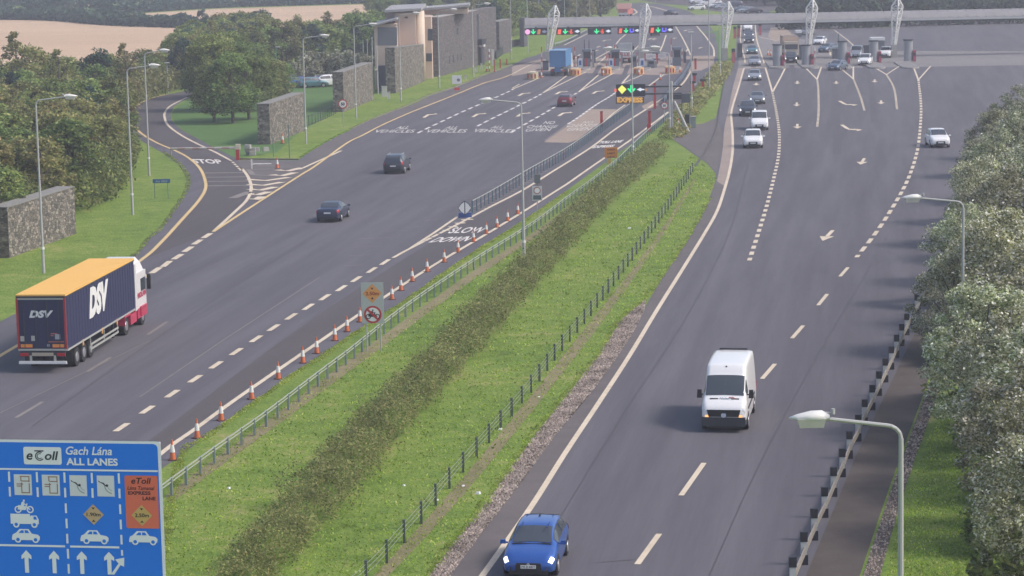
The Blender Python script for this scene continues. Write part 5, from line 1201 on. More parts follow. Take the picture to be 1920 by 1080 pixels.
# rounded stair tower
p = iv @ (AT(789, 150, Y2+2)-A); b = MB(); b.tube((p.x, p.y, 0), (p.x, p.y, zat(19, Y2)), .75, n=20); b.build('rounded_tower', mat('tower_cream', (.66, .54, .43), .7), t, True)
block(795, 811, Y3, 8, zat(30, Y3), CR); win(802, 811, 54, 76, Y3, WG); win(799, 810, 100, 115, Y3-.3, WG); block(797, 810, Y3+.3, 3, zat(76, Y3), CRD, 'render_band')
block(783, 880, Y3+16, 7, zat(15.5, Y3+16), CR, zb=8.8); block(783, 808, Y3+9, 12, 8.79, CRD)
def roof(x0, x1, y, depth, py, th=.3, ov=3, nm='roof', tilt=0):
    a = iv @ (AT(x0-ov, 150, y-.8)-A); c = iv @ (AT(x1+ov, 150, y-.8)-A); f = iv @ Vector((0, 1, 0)); z = zat(py, y)
    vs = [(a.x, a.y, z), (c.x, c.y, z+tilt), (c.x+f.x*depth, c.y+f.y*depth, z+tilt), (a.x+f.x*depth, a.y+f.y*depth, z)]
    vs += [(q[0], q[1], q[2]+th) for q in vs]; b = MB(); b.add(vs, [(3,2,1,0),(4,5,6,7),(0,1,5,4),(1,2,6,5),(2,3,7,6),(3,0,4,7)]); return b.build(nm, RF, t)
roof(703, 745, Y1, 14, 45.5, .25, 2, tilt=.85); roof(727, 790, Y2, 22, 19.5, .35, 3, tilt=.15); roof(793, 880, Y3+16, 10, 18, .35, 3, tilt=.5)
block(703, 728, Y1-9, 4, zat(128, Y1-9), CR, 'ground_floor'); 
o, _ = block(709, 743, Y1-14, 2, zat(120, Y1-14), mat('grey_return', (.13,.13,.15), .9), 'return_wall'); o, _ = block(729, 743, Y1-15.5, 1.4, zat(91, Y1-15.5), mat('grey_return2', (.12,.12,.14), .9), 'return_wall')
for x in (800, 812, 824, 836, 848, 860):    # small roof plant
    p = iv @ (AT(x, 150, Y3+18)-A); b = MB(); b.box((p.x, p.y, zat(13, Y3+18)), (.6+random.random()*.5, .8, .5)); b.build('roof_unit', LAMPW, t)

# ---- toll gantry with lattice masts
GY = 398
xl, xr = AT(985, 60, GY).x, AT(2080, 40, GY).x
t = thing('toll_gantry', 'long grey curved canopy beam spanning all the toll lanes', 'gantry', (0, GY, 0))
zt, zb_ = 7.15, 6.05
b = MB(); sec = [(-.6, 5.72), (-.6, 6.02), (-.5, 6.10), (.1, 6.42), (1.0, 6.78), (2.2, 7.12), (2.9, 7.18), (2.9, 6.9), (1.6, 6.0), (.4, 5.7)]
N_ = 60; vs = []
for i in range(N_+1):
    x = xl+(xr-xl)*i/N_
    for y, z in sec: vs.append((x, y, z))
n = len(sec)
b.add(vs, [(i*n+k, i*n+(k+1) % n, (i+1)*n+(k+1) % n, (i+1)*n+k) for i in range(N_) for k in range(2, n-1)]+[tuple(range(n)), tuple(range(N_*n, (N_+1)*n))])
for i in range(64):
    x = xl+.8+(xr-xl-1.6)*i/63; b.box((x, .86, 6.66), (.05, 3.0, .1), rx=.35, mi=1)
b.build('canopy', [mat('canopy_grey', (.25, .235, .235), .6, noise=.22, nscale=.5), mat('seam_grey', (.19, .18, .18), .6)], t)
b = MB(); b.box(((xl+xr)/2, -.62, 5.90), (xr-xl+.2, .10, .34)); b.build('fascia', mat('fascia_grey', (.50, .50, .50), .5), t)
b = MB(); b.box(((xl+xr)/2, .3, 5.62), (xr-xl-.4, 1.0, .16)); b.build('soffit_beam', DARKM, t)
MW = mat('mast_white', (.70, .69, .66), .45)
def mast(bx_, by_, tx, ty, label, wide):
    g = G(bx_, by_); g = Vector((g.x, GY-1.6, 0)); H0 = 2.0
    T = thing('lattice_mast', label, 'mast', g, 0, 'white lattice masts of the toll gantry')
    tp = AT(tx, ty, GY-1.6); lean = tp.x-g.x; Ht = tp.z
    b = MB(); b.box((0, 0, H0/2), (.95, .95, H0), taper=.9); b.build('plinth', mat('plinth_grey', (.30, .29, .28), .8), T)
    hs = [H0, H0+2, Ht-2.0, Ht-1.35, Ht]; ws = [.34, .46, .80*wide, .84*wide, .05]
    def at_(z):
        for (z0, z1, w0, w1) in zip(hs[:-1], hs[1:], ws[:-1], ws[1:]):
            if z <= z1: return w0+(w1-w0)*(z-z0)/(z1-z0)
        return ws[-1]
    def P_(k, z):
        w_ = at_(z); a = R((210, 330, 90)[k]) if True else 0
        cx = lean*((z-H0)/(Ht-H0))**1.0
        off = ((-w_, .15), (w_, .15), (w_*.05, -w_*.8))[k]; return (cx+off[0], off[1], z)
    for k in range(3):
        b = MB(); zz = hs[:3]+[Ht-1.35, Ht]; b.path([P_(k, z) for z in zz], .13, 8); b.build('chord', MW, T)
    b = MB(); zz = [H0+(Ht-H0)*i/9 for i in range(10)]
    for i, (a, c) in enumerate(zip(zz[:-1], zz[1:])):
        for k in range(3):
            j = (k+1) % 3; b.tube(P_(k, a) if i % 2 else P_(j, a), P_(j, c) if i % 2 else P_(k, c), .05, n=5); b.tube(P_(k, c), P_(j, c), .05, n=5)
    b.build('lacing', MW, T)
    b = MB(); b.tube((lean*.45, 0, 5.8), (lean*.5, 1.3, 5.9), .08); b.build('bracket', MW, T)
mast(1029, 120, 1041, 10, 'first white lattice mast, beside the sky-blue lorry', 1.0); mast(1205, 119, 1212, 7, 'second white lattice mast, between the fourth and fifth lane signs', 1.0)
mast(1364, 117, 1366, 3, 'third white lattice mast, on the strip between the two plazas', 1.0); mast(1523, 114, 1524, -1, 'fourth white lattice mast, on the right toll lanes', 1.05); mast(1683, 110, 1684, -4, 'fifth white lattice mast, farthest to the right', 1.05)

# ---- lit lane signs under the beam
def emis(name, c, s=1.6): return mat(name, tuple(x*.3 for x in c), .5, emit=c, es=s)
EG, ER, EB, EW, EP, EO, EY = emis('led_green', (.02, .75, .25), 1.1), emis('led_red', (.8, .10, .05), 1.0), emis('led_blue', (.12, .10, .9), 1.2), emis('led_white', (.65, .7, .8), .8), emis('led_pink', (.8, .35, .6), 1.0), emis('led_amber', (.5, .2, .08), .7), emis('led_yellow', (.6, .62, .12), 1.1)
LSM = mat('sign_housing', (.02, .022, .035), .5)
def lane_sign(x0, x1, y0, y1, glyphs, label):
    Yp = GY-.9; a, c = AT(x0, y1, Yp), AT(x1, y0, Yp); w_, h = c.x-a.x, c.z-a.z
    T = thing('lane_sign', label, 'lit sign', (a.x+w_/2, Yp, a.z), 0, 'lit lane signs hanging under the gantry')
    b = MB(); b.box((0, 0, h/2), (w_, .3, h)); b.build('housing', LSM, T)
    b = MB(); b.box((0, .1, h+.12), (.2, .1, .3)); b.build('hanger', DARKM, T)
    n = len(glyphs)
    for i, (k, m_) in enumerate(glyphs):
        cx = -w_/2+w_*(i+.5)/n; cz = h/2; s = h*.40; b = MB(); y = -.16
        if k == 'down':
            b.add([(cx-.09*s/.4, y, cz+s), (cx-.09*s/.4, y, cz-s*.4), (cx+.09*s/.4, y, cz-s*.4), (cx+.09*s/.4, y, cz+s)], [(0, 1, 2, 3)]); b.add([(cx-s, y, cz+s*.05), (cx, y, cz-s), (cx+s, y, cz+s*.05), (cx+s*.7, y, cz+s*.3), (cx, y, cz-s*.35), (cx-s*.7, y, cz+s*.3)], [(0, 1, 4, 5), (1, 2, 3, 4)])
        elif k == 'disc': b.tube((cx, y, cz), (cx, y-.01, cz), s, n=16)
        elif k == 'diam': b.add([(cx-s*1.1, y, cz), (cx, y, cz-s*.6), (cx+s*1.1, y, cz), (cx, y, cz+s*.6)], [(0, 1, 2, 3)])
        elif k == 'sq': b.add([(cx-s*.7, y, cz-s), (cx+s*.5, y, cz-s), (cx+s*.8, y, cz+s*.9), (cx-s*.4, y, cz+s*.9)], [(0, 1, 2, 3)]); b.add([(cx-s*.2, y-.006, cz-s*.3), (cx+s*.2, y-.006, cz-s*.3), (cx+s*.2, y-.006, cz+s*.2), (cx-s*.2, y-.006, cz+s*.2)], [(0, 1, 2, 3)])
        elif k == 'eight':
            for dz, rr in ((-.45, .5), (.5, .38)): 
                for q in range(10):
                    a0, a1 = 2*math.pi*q/10, 2*math.pi*(q+1)/10
                    b.add([(cx+s*rr*math.cos(a0), y, cz+s*(dz+rr*math.sin(a0))), (cx+s*rr*math.cos(a1), y, cz+s*(dz+rr*math.sin(a1))), (cx+s*rr*.4*math.cos(a1), y, cz+s*(dz+rr*.4*math.sin(a1))), (cx+s*rr*.4*math.cos(a0), y, cz+s*(dz+rr*.4*math.sin(a0)))], [(0, 3, 2, 1)])
            b.add([(cx-s*1.3, y, cz-.1*s), (cx-s*.3, y, cz-.1*s), (cx-s*.3, y, cz+.1*s), (cx-s*1.3, y, cz+.1*s)], [(0, 1, 2, 3)])
        elif k == 'u':
            b.add([(cx-s*.8, y, cz+s*.8), (cx-s*.8, y, cz-s*.7), (cx-s*.4, y, cz-s*.7), (cx-s*.4, y, cz+s*.8)], [(0, 1, 2, 3)]); b.add([(cx-s*.4, y, cz-s*.3), (cx-s*.4, y, cz-s*.8), (cx+s*.5, y, cz-s*.8), (cx+s*.5, y, cz-s*.3)], [(0, 1, 2, 3)]); b.add([(cx+s*.5, y, cz+s*.8), (cx+s*.5, y, cz-s*.6), (cx+s*.9, y, cz-s*.6), (cx+s*.9, y, cz+s*.8)], [(0, 1, 2, 3)])
        b.build('led_symbol', m_, T)
lane_sign(984, 1026, 53, 66, (('disc', EP), ('down', EG), ('sq', EO), ('diam', emis('led_dim', (.25, .28, .4), .6))), 'leftmost lit lane sign, with a pink disc and a green arrow')
lane_sign(1043, 1088, 52.5, 65.5, (('sq', ER), ('down', EG), ('eight', ER), ('diam', EW)), 'second lit lane sign from the left, right of the first mast')
lane_sign(1102, 1146, 52, 65, (('blank', LSM), ('down', EG), ('eight', ER), ('diam', EW)), 'third lit lane sign from the left, with a dark first field')
lane_sign(1158, 1200, 51, 63.5, (('sq', ER), ('down', EG), ('u', EB), ('diam', EW)), 'fourth lit lane sign, left of the second mast, with a blue symbol')
lane_sign(1217, 1262, 49.5, 62.5, (('sq', ER), ('down', EG), ('u', EB), ('diam', EW)), 'fifth lit lane sign, right of the second mast, with a blue symbol')

# ---- cantilever sign of the express lane
g = G(1260, 249); T = thing('cantilever_sign', 'dark cantilever lane sign with yellow diamond, green arrow and amber lettering on a braced post', 'lit sign', g)
Yv = g.y
def V(px, py): p = AT(px, py, Yv)-g; return p
b = MB(); q = V(1260, 152); b.tube((0, 0, 0), (0, 0, q.z), .14, n=12); b.build('post', mat('post_pale', (.42, .42, .40), .5, .2), T)
a, c = V(1264, 190), V(1290, 246); b = MB(); b.tube((a.x, 0, a.z), (c.x, -.6, max(c.z, .02)), .15, .15, 10); b.build('brace', mat('brace_pale', (.42, .40, .38), .5), T)
for y0 in (162.5, 176): 
    a, c = V(1205, y0), V(1278, y0-1); b = MB(); b.tube((a.x, 0, a.z), (c.x, 0, c.z), .09, n=8); b.build('arm', DARKM, T)
a, c = V(1155, 181), V(1209.5, 157); b = MB(); b.box(((a.x+c.x)/2, -.1, (a.z+c.z)/2), (c.x-a.x, .4, c.z-a.z)); b.build('display_housing', LSM, T)
a, c = V(1154.5, 194.5), V(1207.5, 181); b = MB(); b.box(((a.x+c.x)/2, -.1, (a.z+c.z)/2), (c.x-a.x, .36, c.z-a.z-.04)); b.build('text_panel', mat('amber_panel', (.10, .06, .03), .6), T)
b = MB(); text_on(b, 'EXPRESS', V(1157, 192)+Vector((0, -.295, 0)), (V(1205, 192)-V(1157, 192)), (0, 0, .55), .05); b.build('amber_lettering', emis('led_text', (.62, .33, .08), .75), T)
def pv(pts, m_, nm): b = MB(); b.add([tuple(V(*p)+Vector((0, -.32, 0))) for p in pts], [tuple(range(len(pts)))]); b.build(nm, m_, T)
pv([(1158,167),(1166,176),(1174.5,167),(1166,159)], EY, 'diamond_symbol'); pv([(1181.5,159),(1181.5,168),(1187,168),(1187,159)], EG, 'arrow_shaft')
pv([(1175.5,166),(1184,175),(1192,166),(1189,165),(1184,170),(1179,165)], EG, 'arrow_head')
pv([(1193,167.5),(1197,166),(1200,164),(1203,166),(1208,166.5),(1208,168.5),(1203,169),(1200,171),(1197,169)], EW, 'car_symbol')
b = MB(); p = V(1154, 169); b.box((p.x, -.2, p.z), (.22, .2, .3)); b.build('lamp', ER, T)
b = MB(); p = V(1211, 168); b.box((p.x, -.2, p.z), (.22, .2, .2)); b.build('lamp', EO, T)
g = G(1286, 244); T = thing('control_cabinet', 'dark control box on a frame right of the braced sign post', 'cabinet', g); h = hgt((1286,244), 176)
b = MB(); b.box((0, 0, h-.45), (.9, .4, .95)); b.build('box', mat('box_blue_grey', (.07,.085,.11), .5), T)
for x in (-.4, .4):
    b = MB(); b.tube((x, 0, 0), (x, 0, h-.9), .05); b.build('leg', GREENS, T)
b = MB(); b.box((-1.2, 0, h-.3), (1.5, .3, .5)); b.build('side_box', DARKM, T)
g = G(1299, 240); T = thing('equipment_cabinet', 'grey-green cabinet on the paving at the foot of the hedge', 'cabinet', g)
b = MB(); b.box((0, 0, .6), (.6, .5, 1.2)); b.build('box', mat('cab_green_grey', (.20,.25,.23), .6), T); b = MB(); b.box((0, 0, 1.23), (.7, .6, .06)); b.build('lid', CONP, T)
g = G(1289, 238); T = thing('equipment_cabinet', 'black cabinet left of the grey-green cabinet', 'cabinet', g)
b = MB(); b.box((0, 0, .65), (.55, .5, 1.3)); b.build('box', BLACK, T); b = MB(); b.box((0, 0, 1.33), (.6, .55, .05)); b.build('lid', DARKM, T)
# red ticket machines on the outer lane
for x, y, lab in ((1299,176,'red machine with a black head at the outer toll lane'), (1318,172,'red pedestal with a white foot at the outer toll lane'), (1302,160,'dark-headed red pedestal near the outer lane line')):
    T = thing('ticket_machine', lab, 'machine', G(x, y)); b = MB(); b.box((0, 0, .7), (.35, .35, 1.4)); b.build('body', REDP, T); b = MB(); b.box((0, 0, 1.5), (.7, .4, .3)); b.build('head', BLACK, T); b = MB(); b.box((0, -.1, .15), (.45, .4, .3)); b.build('foot', LAMPW, T)

# ---- toll islands, crash cushions and booths of the left plaza
AMB = mat('cushion_amber', (.58, .33, .14), .6, noise=.3, nscale=3)
def island(x, y, L_, label, w_=1.9):
    g = G(x, y); T = thing('toll_island', label, 'kerb island', g, -.06)
    ps = [Vector((w_/2*math.cos(a), -w_/2*math.sin(a)*1.2, 0)) for a in [math.pi*k/8 for k in range(9)]]+[Vector((-w_/2, L_, 0)), Vector((w_/2, L_, 0))]
    b = MB(); b.slab(ps, 0, .18); b.build('island_kerb', CONP, T)
    b = MB(); b.slab([p*.93 for p in ps], .184, .2); b.build('island_top', mat('island_grey', (.2,.19,.19), .9), T); return T
def cushion(x, y, label, stripes=True, m_=None):
    g = G(x, y); T = thing('crash_cushion', label, 'crash cushion', g, -.1, 'crash cushions before the left toll booths')
    b = MB(); b.box((0, 1.4, .5), (1.5, 2.8, .95), taper=.92); b.tube((0, 0, .05), (0, 0, .95), .75, .7, 16); b.build('cushion_body', m_ or AMB, T)
    if stripes:
        for sx in (-.45, .1, .55):
            b = MB(); b.box((sx, -.72+abs(sx)*.35, .5), (.2, .1, .6)); b.build('red_panel', REDP, T)
    b = MB(); b.box((0, 1.5, 1.0), (.7, 2.4, .1)); b.build('cushion_lid', mat('lid_cream', (.6,.55,.46), .6), T)
cushion(997, 149, 'dull yellow crash cushion, leftmost, with red panels beside it', m_=mat('cushion_dull', (.38, .33, .20), .7)); cushion(1078, 142, 'first orange crash cushion, right of the sky-blue lorry'); cushion(1136, 140, 'second orange crash cushion, before the second booth'); cushion(1197, 140, 'third orange crash cushion, before the second lattice mast'); cushion(1256, 138, 'fourth orange crash cushion, before the last left booth')
for k, (x, lab) in enumerate(((1018,'leftmost kerb island of the left plaza'), (1094,'second kerb island of the left plaza'), (1150,'third kerb island of the left plaza'), (1208,'fourth kerb island of the left plaza'), (1267,'fifth kerb island of the left plaza'))): island(x, 131, 26, lab)
BTH = mat('booth_grey', (.14,.16,.19), .5, .2); BTR = mat('booth_roof', (.10,.12,.15), .5)
def booth(x, y, ty, wpx, label, antennas=False):
    g = G(x, y); h = hgt((x, y), ty); w_ = wpx/(FPX/g.y); T = thing('toll_booth', label, 'toll booth', g, 0, 'glazed toll booths of the left plaza')
    b = MB(); b.box((0, 1.1, h*.24), (w_, 2.2, h*.48)); b.build('booth_wall', BTH, T)
    b = MB(); b.box((0, 1.1, h*.66), (w_*.94, 2.1, h*.36)); b.build('glazing', WG, T)
    b = MB()
    for sx in (-1, 1):
        for yy in (0, 2.2): b.box((sx*w_*.48, yy, h*.66), (.08, .08, h*.37))
    b.build('mullions', LAMPG, T)
    b = MB(); b.box((0, 1.1, h*.9), (w_*1.18, 2.7, h*.12), taper=.94); b.build('roof', BTR, T)
    b = MB(); b.box((w_*.7, 1.6, h*.4), (.5, 1.2, h*.8)); b.build('side_cabinet', mat('booth_side', (.25,.25,.27), .6), T)
    if antennas:
        for sx in (-.35, .35):
            b = MB(); b.tube((sx, .8, h*.95), (sx, .8, h+1.3), .05); b.build('antenna', DARKM, T)
booth(1101, 127, 91, 15, 'first glazed toll booth, with two aerials on its roof', True); booth(1154, 126, 92, 16, 'second glazed toll booth, left of the white lorry'); booth(1189, 127, 103, 9, 'narrow toll booth just left of the second mast'); booth(1270, 126, 87, 14, 'last toll booth of the left plaza, right of the second mast'); booth(1221, 128, 112, 12, 'low booth between the second mast and the last left booth')
for i, (x, y, lab) in enumerate(((1088,128,'first blue and white payment panel'), (1146,128,'second blue and white payment panel'), (1204,128,'third blue and white payment panel'), (1265,125,'fourth blue and white payment panel'))):
    T = thing('payment_panel', lab+' of the left toll lanes, counting from the left', 'machine', G(x, y)); b = MB(); b.box((0, 0, .8), (.7, .35, 1.35)); b.build('cabinet', mat('panel_white', (.55,.6,.66), .5), T)
    b = MB(); b.box((0, -.19, .85), (.36, .02, .7)); b.build('screen', mat('panel_blue', (.05,.10,.30), .4), T)
for i, (x, y, ty, lab) in enumerate(((1078,126,88,'first'), (1137,128,84,'second'), (1153,124,84,'third'), (1195,130,98,'fourth'), (1259,130,72,'fifth'), (1016,135,88,'leftmost'))):
    T = thing('height_post', f'thin red and white banded post, {lab} of those before the left booths', 'post', G(x, y), 0, 'banded posts before the left booths'); h = hgt((x, y), ty)
    for k in range(5):
        b = MB(); b.tube((0, 0, h*k/5), (0, 0, h*(k+1)/5), .07, n=6); b.build('band', REDP if k % 2 == 0 else mat('band_pale', (.55,.45,.42), .5), T)
for i, (x, y) in enumerate(((1084,125),(1099,127),(1152,126),(1210,117),(1143,120),(1232,120),(1304,130))):
    T = thing('red_terminal', ['red terminal by the first payment panel','red terminal under the first booth','red terminal under the second booth','red upright right of the second mast','slim red terminal before the second booth','red stand holding the white banner','red terminal by the outer lane post'][i], 'machine', G(x, y)); b = MB(); b.box((0, 0, .75), (.3, .3, 1.5)); b.build('body', REDP, T); b = MB(); b.box((0, -.02, 1.56), (.4, .36, .12)); b.build('cap', BLACK, T)
a, c = G(1211, 118), G(1248, 117); T = thing('lane_banner', 'white banner board across the closed lane right of the second mast', 'banner', a)
b = MB(); b.box(((c-a).x/2, 0, 1.05), ((c-a).x, .08, .75)); b.build('banner', mat('banner_white', (.62,.6,.6), .6), T)
b = MB(); text_on(b, 'LANE CLOSED', (.2, -.045, .85), ((c-a).x-.4, 0, 0), (0, 0, .4), .02); b.build('lettering', mat('banner_grey', (.35,.33,.36), .6), T)
for x in (.1, (c-a).x-.1):
    b = MB(); b.box((x, .05, .6), (.1, .1, 1.2)); b.build('leg', GALV, T)

# ---- kiosks of the right plaza
def kiosk(x, y, ty, label, tall=False):
    g = G(x, y); h = hgt((x, y), ty); T = thing('toll_kiosk', label, 'toll booth', g, 0, 'round grey kiosks of the right plaza')
    b = MB(); b.tube((0, 1.0, .2), (0, 1.0, h-.2), .68, .68, 24, cap=False); b.build('drum', mat('drum_grey', (.30,.31,.33), .5, .2, noise=.08, nscale=1), T, True)
    b = MB(); b.tube((0, 1.0, h-.2), (0, 1.0, h), .78, .78, 24); b.build('cap', DARKM, T)
    b = MB(); b.box((.86, .6, .95), (.42, .6, 1.7)); b.build('red_cabinet', mat('red_panel', (.36,.05,.09), .5), T)
    b = MB(); b.box((.86, .28, 1.25), (.3, .04, .4)); b.build('screen', BLACK, T)
    if tall: b = MB(); b.tube((-.5, 1.4, h), (-.5, 1.4, h+1.1), .1); b.build('chimney', GREENS, T)
kiosk(1459, 126, 83, 'first round grey kiosk, left of the tan lorry'); kiosk(1513, 124, 84, 'round grey kiosk just left of the fourth lattice mast'); kiosk(1581, 121, 77, 'round grey kiosk with a short green pipe on top', True); kiosk(1640, 119, 76, 'rightmost round grey kiosk in view'); kiosk(1705, 117, 74, 'round grey kiosk beyond the right edge of the others')
for x, lab in ((1458,'first kerb island of the right plaza'), (1520,'second kerb island of the right plaza'), (1582,'third kerb island of the right plaza'), (1645,'fourth kerb island of the right plaza'), (1708,'fifth kerb island of the right plaza')): island(x, 128, 14, lab, 2.4)
for x, y, w_, h, lab in ((1646,92,24,16,'boxy grey booth behind the rightmost kiosk'), (1498,70,10,8,'small grey box left of the fourth mast')):
    g = G(x, y); k = g.y/FPX; T = thing('plaza_hut', lab, 'hut', g); b = MB(); b.box((0, 1, h*k/2), (w_*k, 2, h*k)); b.build('hut_wall', BTH, T); b = MB(); b.box((0, 1, h*k+.25), (w_*k*1.1, 2.4, .5)); b.build('roof', OFFW, T)
for x, y, lab in ((1378,66,'red signal cabinet right of the third mast'), (1385,64,'pink signal cabinet beside the red one'), (1425,60,'slim red post right of the queue top'), (1375,112,'orange and black marker at the foot of the third mast')):
    T = thing('signal_cabinet', lab, 'cabinet', G(x, y+6)); b = MB(); b.box((0, 0, .9), (.5, .4, 1.8)); b.build('body', mat('cabinet_red', (.45,.10,.12), .6), T); b = MB(); b.box((0, -.1, 2.0), (.55, .4, .5)); b.build('head', DARKM, T)

# dark cabinets and signal posts that crowd the booths
for x, y, w_, h, lab in ((1569,110,1.4,1.5,'dark cabinet left of the kiosk with the green pipe'),(1624,102,1.5,1.4,'dark cabinet left of the rightmost kiosk'),(1505,112,1.0,2.3,'slim dark cabinet against the fourth lattice mast kiosk'),(1474,104,.8,1.6,'dark cabinet between the first kiosk and the tan lorry'),(1112,118,.8,2.0,'tall grey cabinet right of the first glazed booth'),(1166,116,.7,1.7,'grey cabinet right of the second glazed booth'),(1230,112,1.2,1.3,'dark cabinet under the white lane banner'),(1281,118,.9,1.7,'blue-grey cabinet right of the last left booth'),(1023,132,.9,1.4,'dark cabinet left of the sky-blue lorry'),(1387,108,.8,2.2,'dark cabinet at the foot of the third mast, right side')):
    T = thing('plaza_cabinet', lab, 'cabinet', G(x, y)); b = MB(); b.box((0, 0, h/2), (w_, .7, h), taper=.97); b.build('body', mat('cab_dark_blue', (.07,.08,.11), .5), T); b = MB(); b.box((0, 0, h+.04), (w_+.1, .8, .08)); b.build('lid', DARKM, T)
for x, y, lab in ((1472,129,'upright red and white boom barrier beside the first right kiosk'),(1528,127,'upright red and white boom barrier beside the second right kiosk'),(1596,124,'upright red and white boom barrier beside the third right kiosk'),(1109,129,'upright red and white boom barrier before the first left booth'),(1163,128,'upright red and white boom barrier before the second left booth'),(1279,128,'upright red and white boom barrier before the last left booth')):
    T = thing('boom_barrier', lab, 'barrier', G(x, y)); b = MB(); b.box((0, 0, .5), (.3, .3, 1.0)); b.build('housing', mat('arm_housing', (.45,.40,.36), .5), T)
    for k in range(4):
        b = MB(); b.tube((0, 0, 1.0+.5*k), (0, 0, 1.5+.5*k), .05, n=6); b.build('arm_segment', REDP if k % 2 == 0 else OFFW, T)

# ================================================================= VEGETATION
rng = np.random.default_rng(11)
def leaf_quads(P, size, rng, flat=.5, aspect=.6):
    n = len(P); nrm = rng.normal(size=(n, 3)); nrm[:, 2] = np.abs(nrm[:, 2])+flat; nrm /= np.linalg.norm(nrm, axis=1)[:, None]
    t = rng.normal(size=(n, 3)); t -= (t*nrm).sum(1)[:, None]*nrm; t /= np.linalg.norm(t, axis=1)[:, None]; b_ = np.cross(nrm, t)
    s = (size*rng.uniform(.6, 1.35, n))[:, None]/2
    return np.stack([P-t*s, P-b_*s*aspect, P+t*s, P+b_*s*aspect], 1).reshape(-1, 3)
def quads_mesh(name, V, m_):
    n = len(V)//4; me = bpy.data.meshes.new(name); me.vertices.add(len(V)); me.vertices.foreach_set('co', V.astype(np.float32).ravel())
    me.loops.add(len(V)); me.loops.foreach_set('vertex_index', np.arange(len(V), dtype=np.int32))
    me.polygons.add(n); me.polygons.foreach_set('loop_start', np.arange(0, len(V), 4, dtype=np.int32)); me.polygons.foreach_set('loop_total', np.full(n, 4, dtype=np.int32))
    me.materials.append(m_); me.update(calc_edges=True); return me
def crown_pts(seed, Rr, z0, z1, ncl, nl, pointy=0, clr=.26):
    g = np.random.default_rng(seed); out = []; H = z1-z0
    for _ in range(ncl):
        while True:
            p = g.uniform(-1, 1, 3); r = np.linalg.norm(p)
            if .25 < r < 1: break
        p = p/r*(r**.45)
        zz = (p[2]+1)/2; wd = (1-pointy*zz)*(.85+.3*g.random())
        c = np.array([p[0]*Rr*wd, p[1]*Rr*wd, z0+H*zz])
        rr = Rr*clr*g.uniform(.6, 1.35); q = g.normal(size=(nl, 3)); q /= np.linalg.norm(q, axis=1)[:, None]; q *= (g.random(nl)**.4)[:, None]*rr; q[:, 2] *= .75
        out.append(c+q)
    return np.concatenate(out)
def trunk_mesh(name, h, r, seed, spread, limbs=6):
    g = random.Random(seed); b = MB(); b.tube((0, 0, 0), (g.uniform(-.15, .15), g.uniform(-.15, .15), h*.5), r, r*.7, 7); b.tube((0, 0, h*.48), (g.uniform(-.3, .3), g.uniform(-.3, .3), h*.85), r*.7, r*.2, 6)
    for k in range(limbs):
        a = 2*math.pi*k/limbs+g.random(); z = h*g.uniform(.25, .6); b.tube((0, 0, z), (spread*math.cos(a), spread*math.sin(a), z+h*.28), r*.4, r*.08, 5)
    me_o = b.build(name, BARK); me = me_o.data; bpy.data.objects.remove(me_o); return me
BARK = mat('bark', (.10, .085, .07), .9, noise=.3, nscale=6)
LG = leafmat('leaf_green', [(.085, .135, .034), (.155, .22, .055), (.24, .305, .085), (.37, .38, .14)])
LO = leafmat('leaf_olive', [(.11, .135, .042), (.205, .22, .07), (.29, .295, .10), (.38, .31, .14)])
LD = leafmat('leaf_dark', [(.03, .06, .045), (.05, .10, .07), (.08, .14, .09)])
LT = leafmat('leaf_teal', [(.03, .07, .055), (.05, .11, .085), (.08, .15, .11)])
LS = leafmat('leaf_silver', [(.11, .135, .055), (.21, .23, .095), (.32, .33, .17), (.50, .49, .36), (.85, .83, .74)], trans=.3)
LB = leafmat('leaf_hedge', [(.16, .20, .055), (.29, .28, .10), (.38, .30, .14), (.28, .34, .09)])
VAR = {}
def variant(kind, i):
    k = (kind, i)
    if k in VAR: return VAR[k]
    s = hash(kind) % 97 if False else sum(map(ord, kind))+i*13
    if kind == 'green': P = crown_pts(s, 2.7, 1.0, 7.0, 60, 75, .15); m_, sz, h = LG, .34, 7
    elif kind == 'olive': P = crown_pts(s, 2.6, .6, 6.6, 60, 75, .25); m_, sz, h = LO, .32, 6.6
    elif kind == 'dark': P = crown_pts(s, 2.6, .8, 7.6, 60, 75, .35); m_, sz, h = LD, .36, 7.6
    elif kind == 'teal': P = crown_pts(s, 3.0, .3, 9.0, 60, 75, .4); m_, sz, h = LT, .42, 9
    elif kind == 'slender': P = crown_pts(s, 1.9, .3, 8.0, 60, 60, .62, .30); m_, sz, h = LO, .28, 8
    elif kind == 'lawn': P = crown_pts(s, 3.2, 1.1, 8.0, 85, 85, .25); m_, sz, h = LG, .30, 8
    elif kind == 'conifer':
        g = np.random.default_rng(s); P = []
        for k_ in range(70):
            z = (k_/70)**.8*6.6+.2; r = 1.9*(1-z/7.2)
            a = g.uniform(0, 2*np.pi, 70); rr = r*g.uniform(.55, 1.05, 70); P.append(np.stack([rr*np.cos(a), rr*np.sin(a), z+g.normal(size=70)*.18], 1))
        P = np.concatenate(P); m_, sz, h = LD, .30, 7
    elif kind == 'silver': P = crown_pts(s, 3.3, .3, 7.0, 130, 190, .2, .17); m_, sz, h = LS, .155, 7
    elif kind == 'silverbush': P = crown_pts(s, 2.3, .2, 4.4, 55, 80, .1, .26); m_, sz, h = LS, .30, 4.4
    elif kind == 'bush': P = crown_pts(s, 1.5, .0, 2.2, 26, 60, .1, .3); m_, sz, h = LG, .26, 2.2
    V = leaf_quads(P, sz, np.random.default_rng(s+1))
    VAR[k] = (quads_mesh('crown', V, m_), trunk_mesh('trunk', h, .05*h**.7 if kind != 'bush' else .06, s, h*.22), h); return VAR[k]
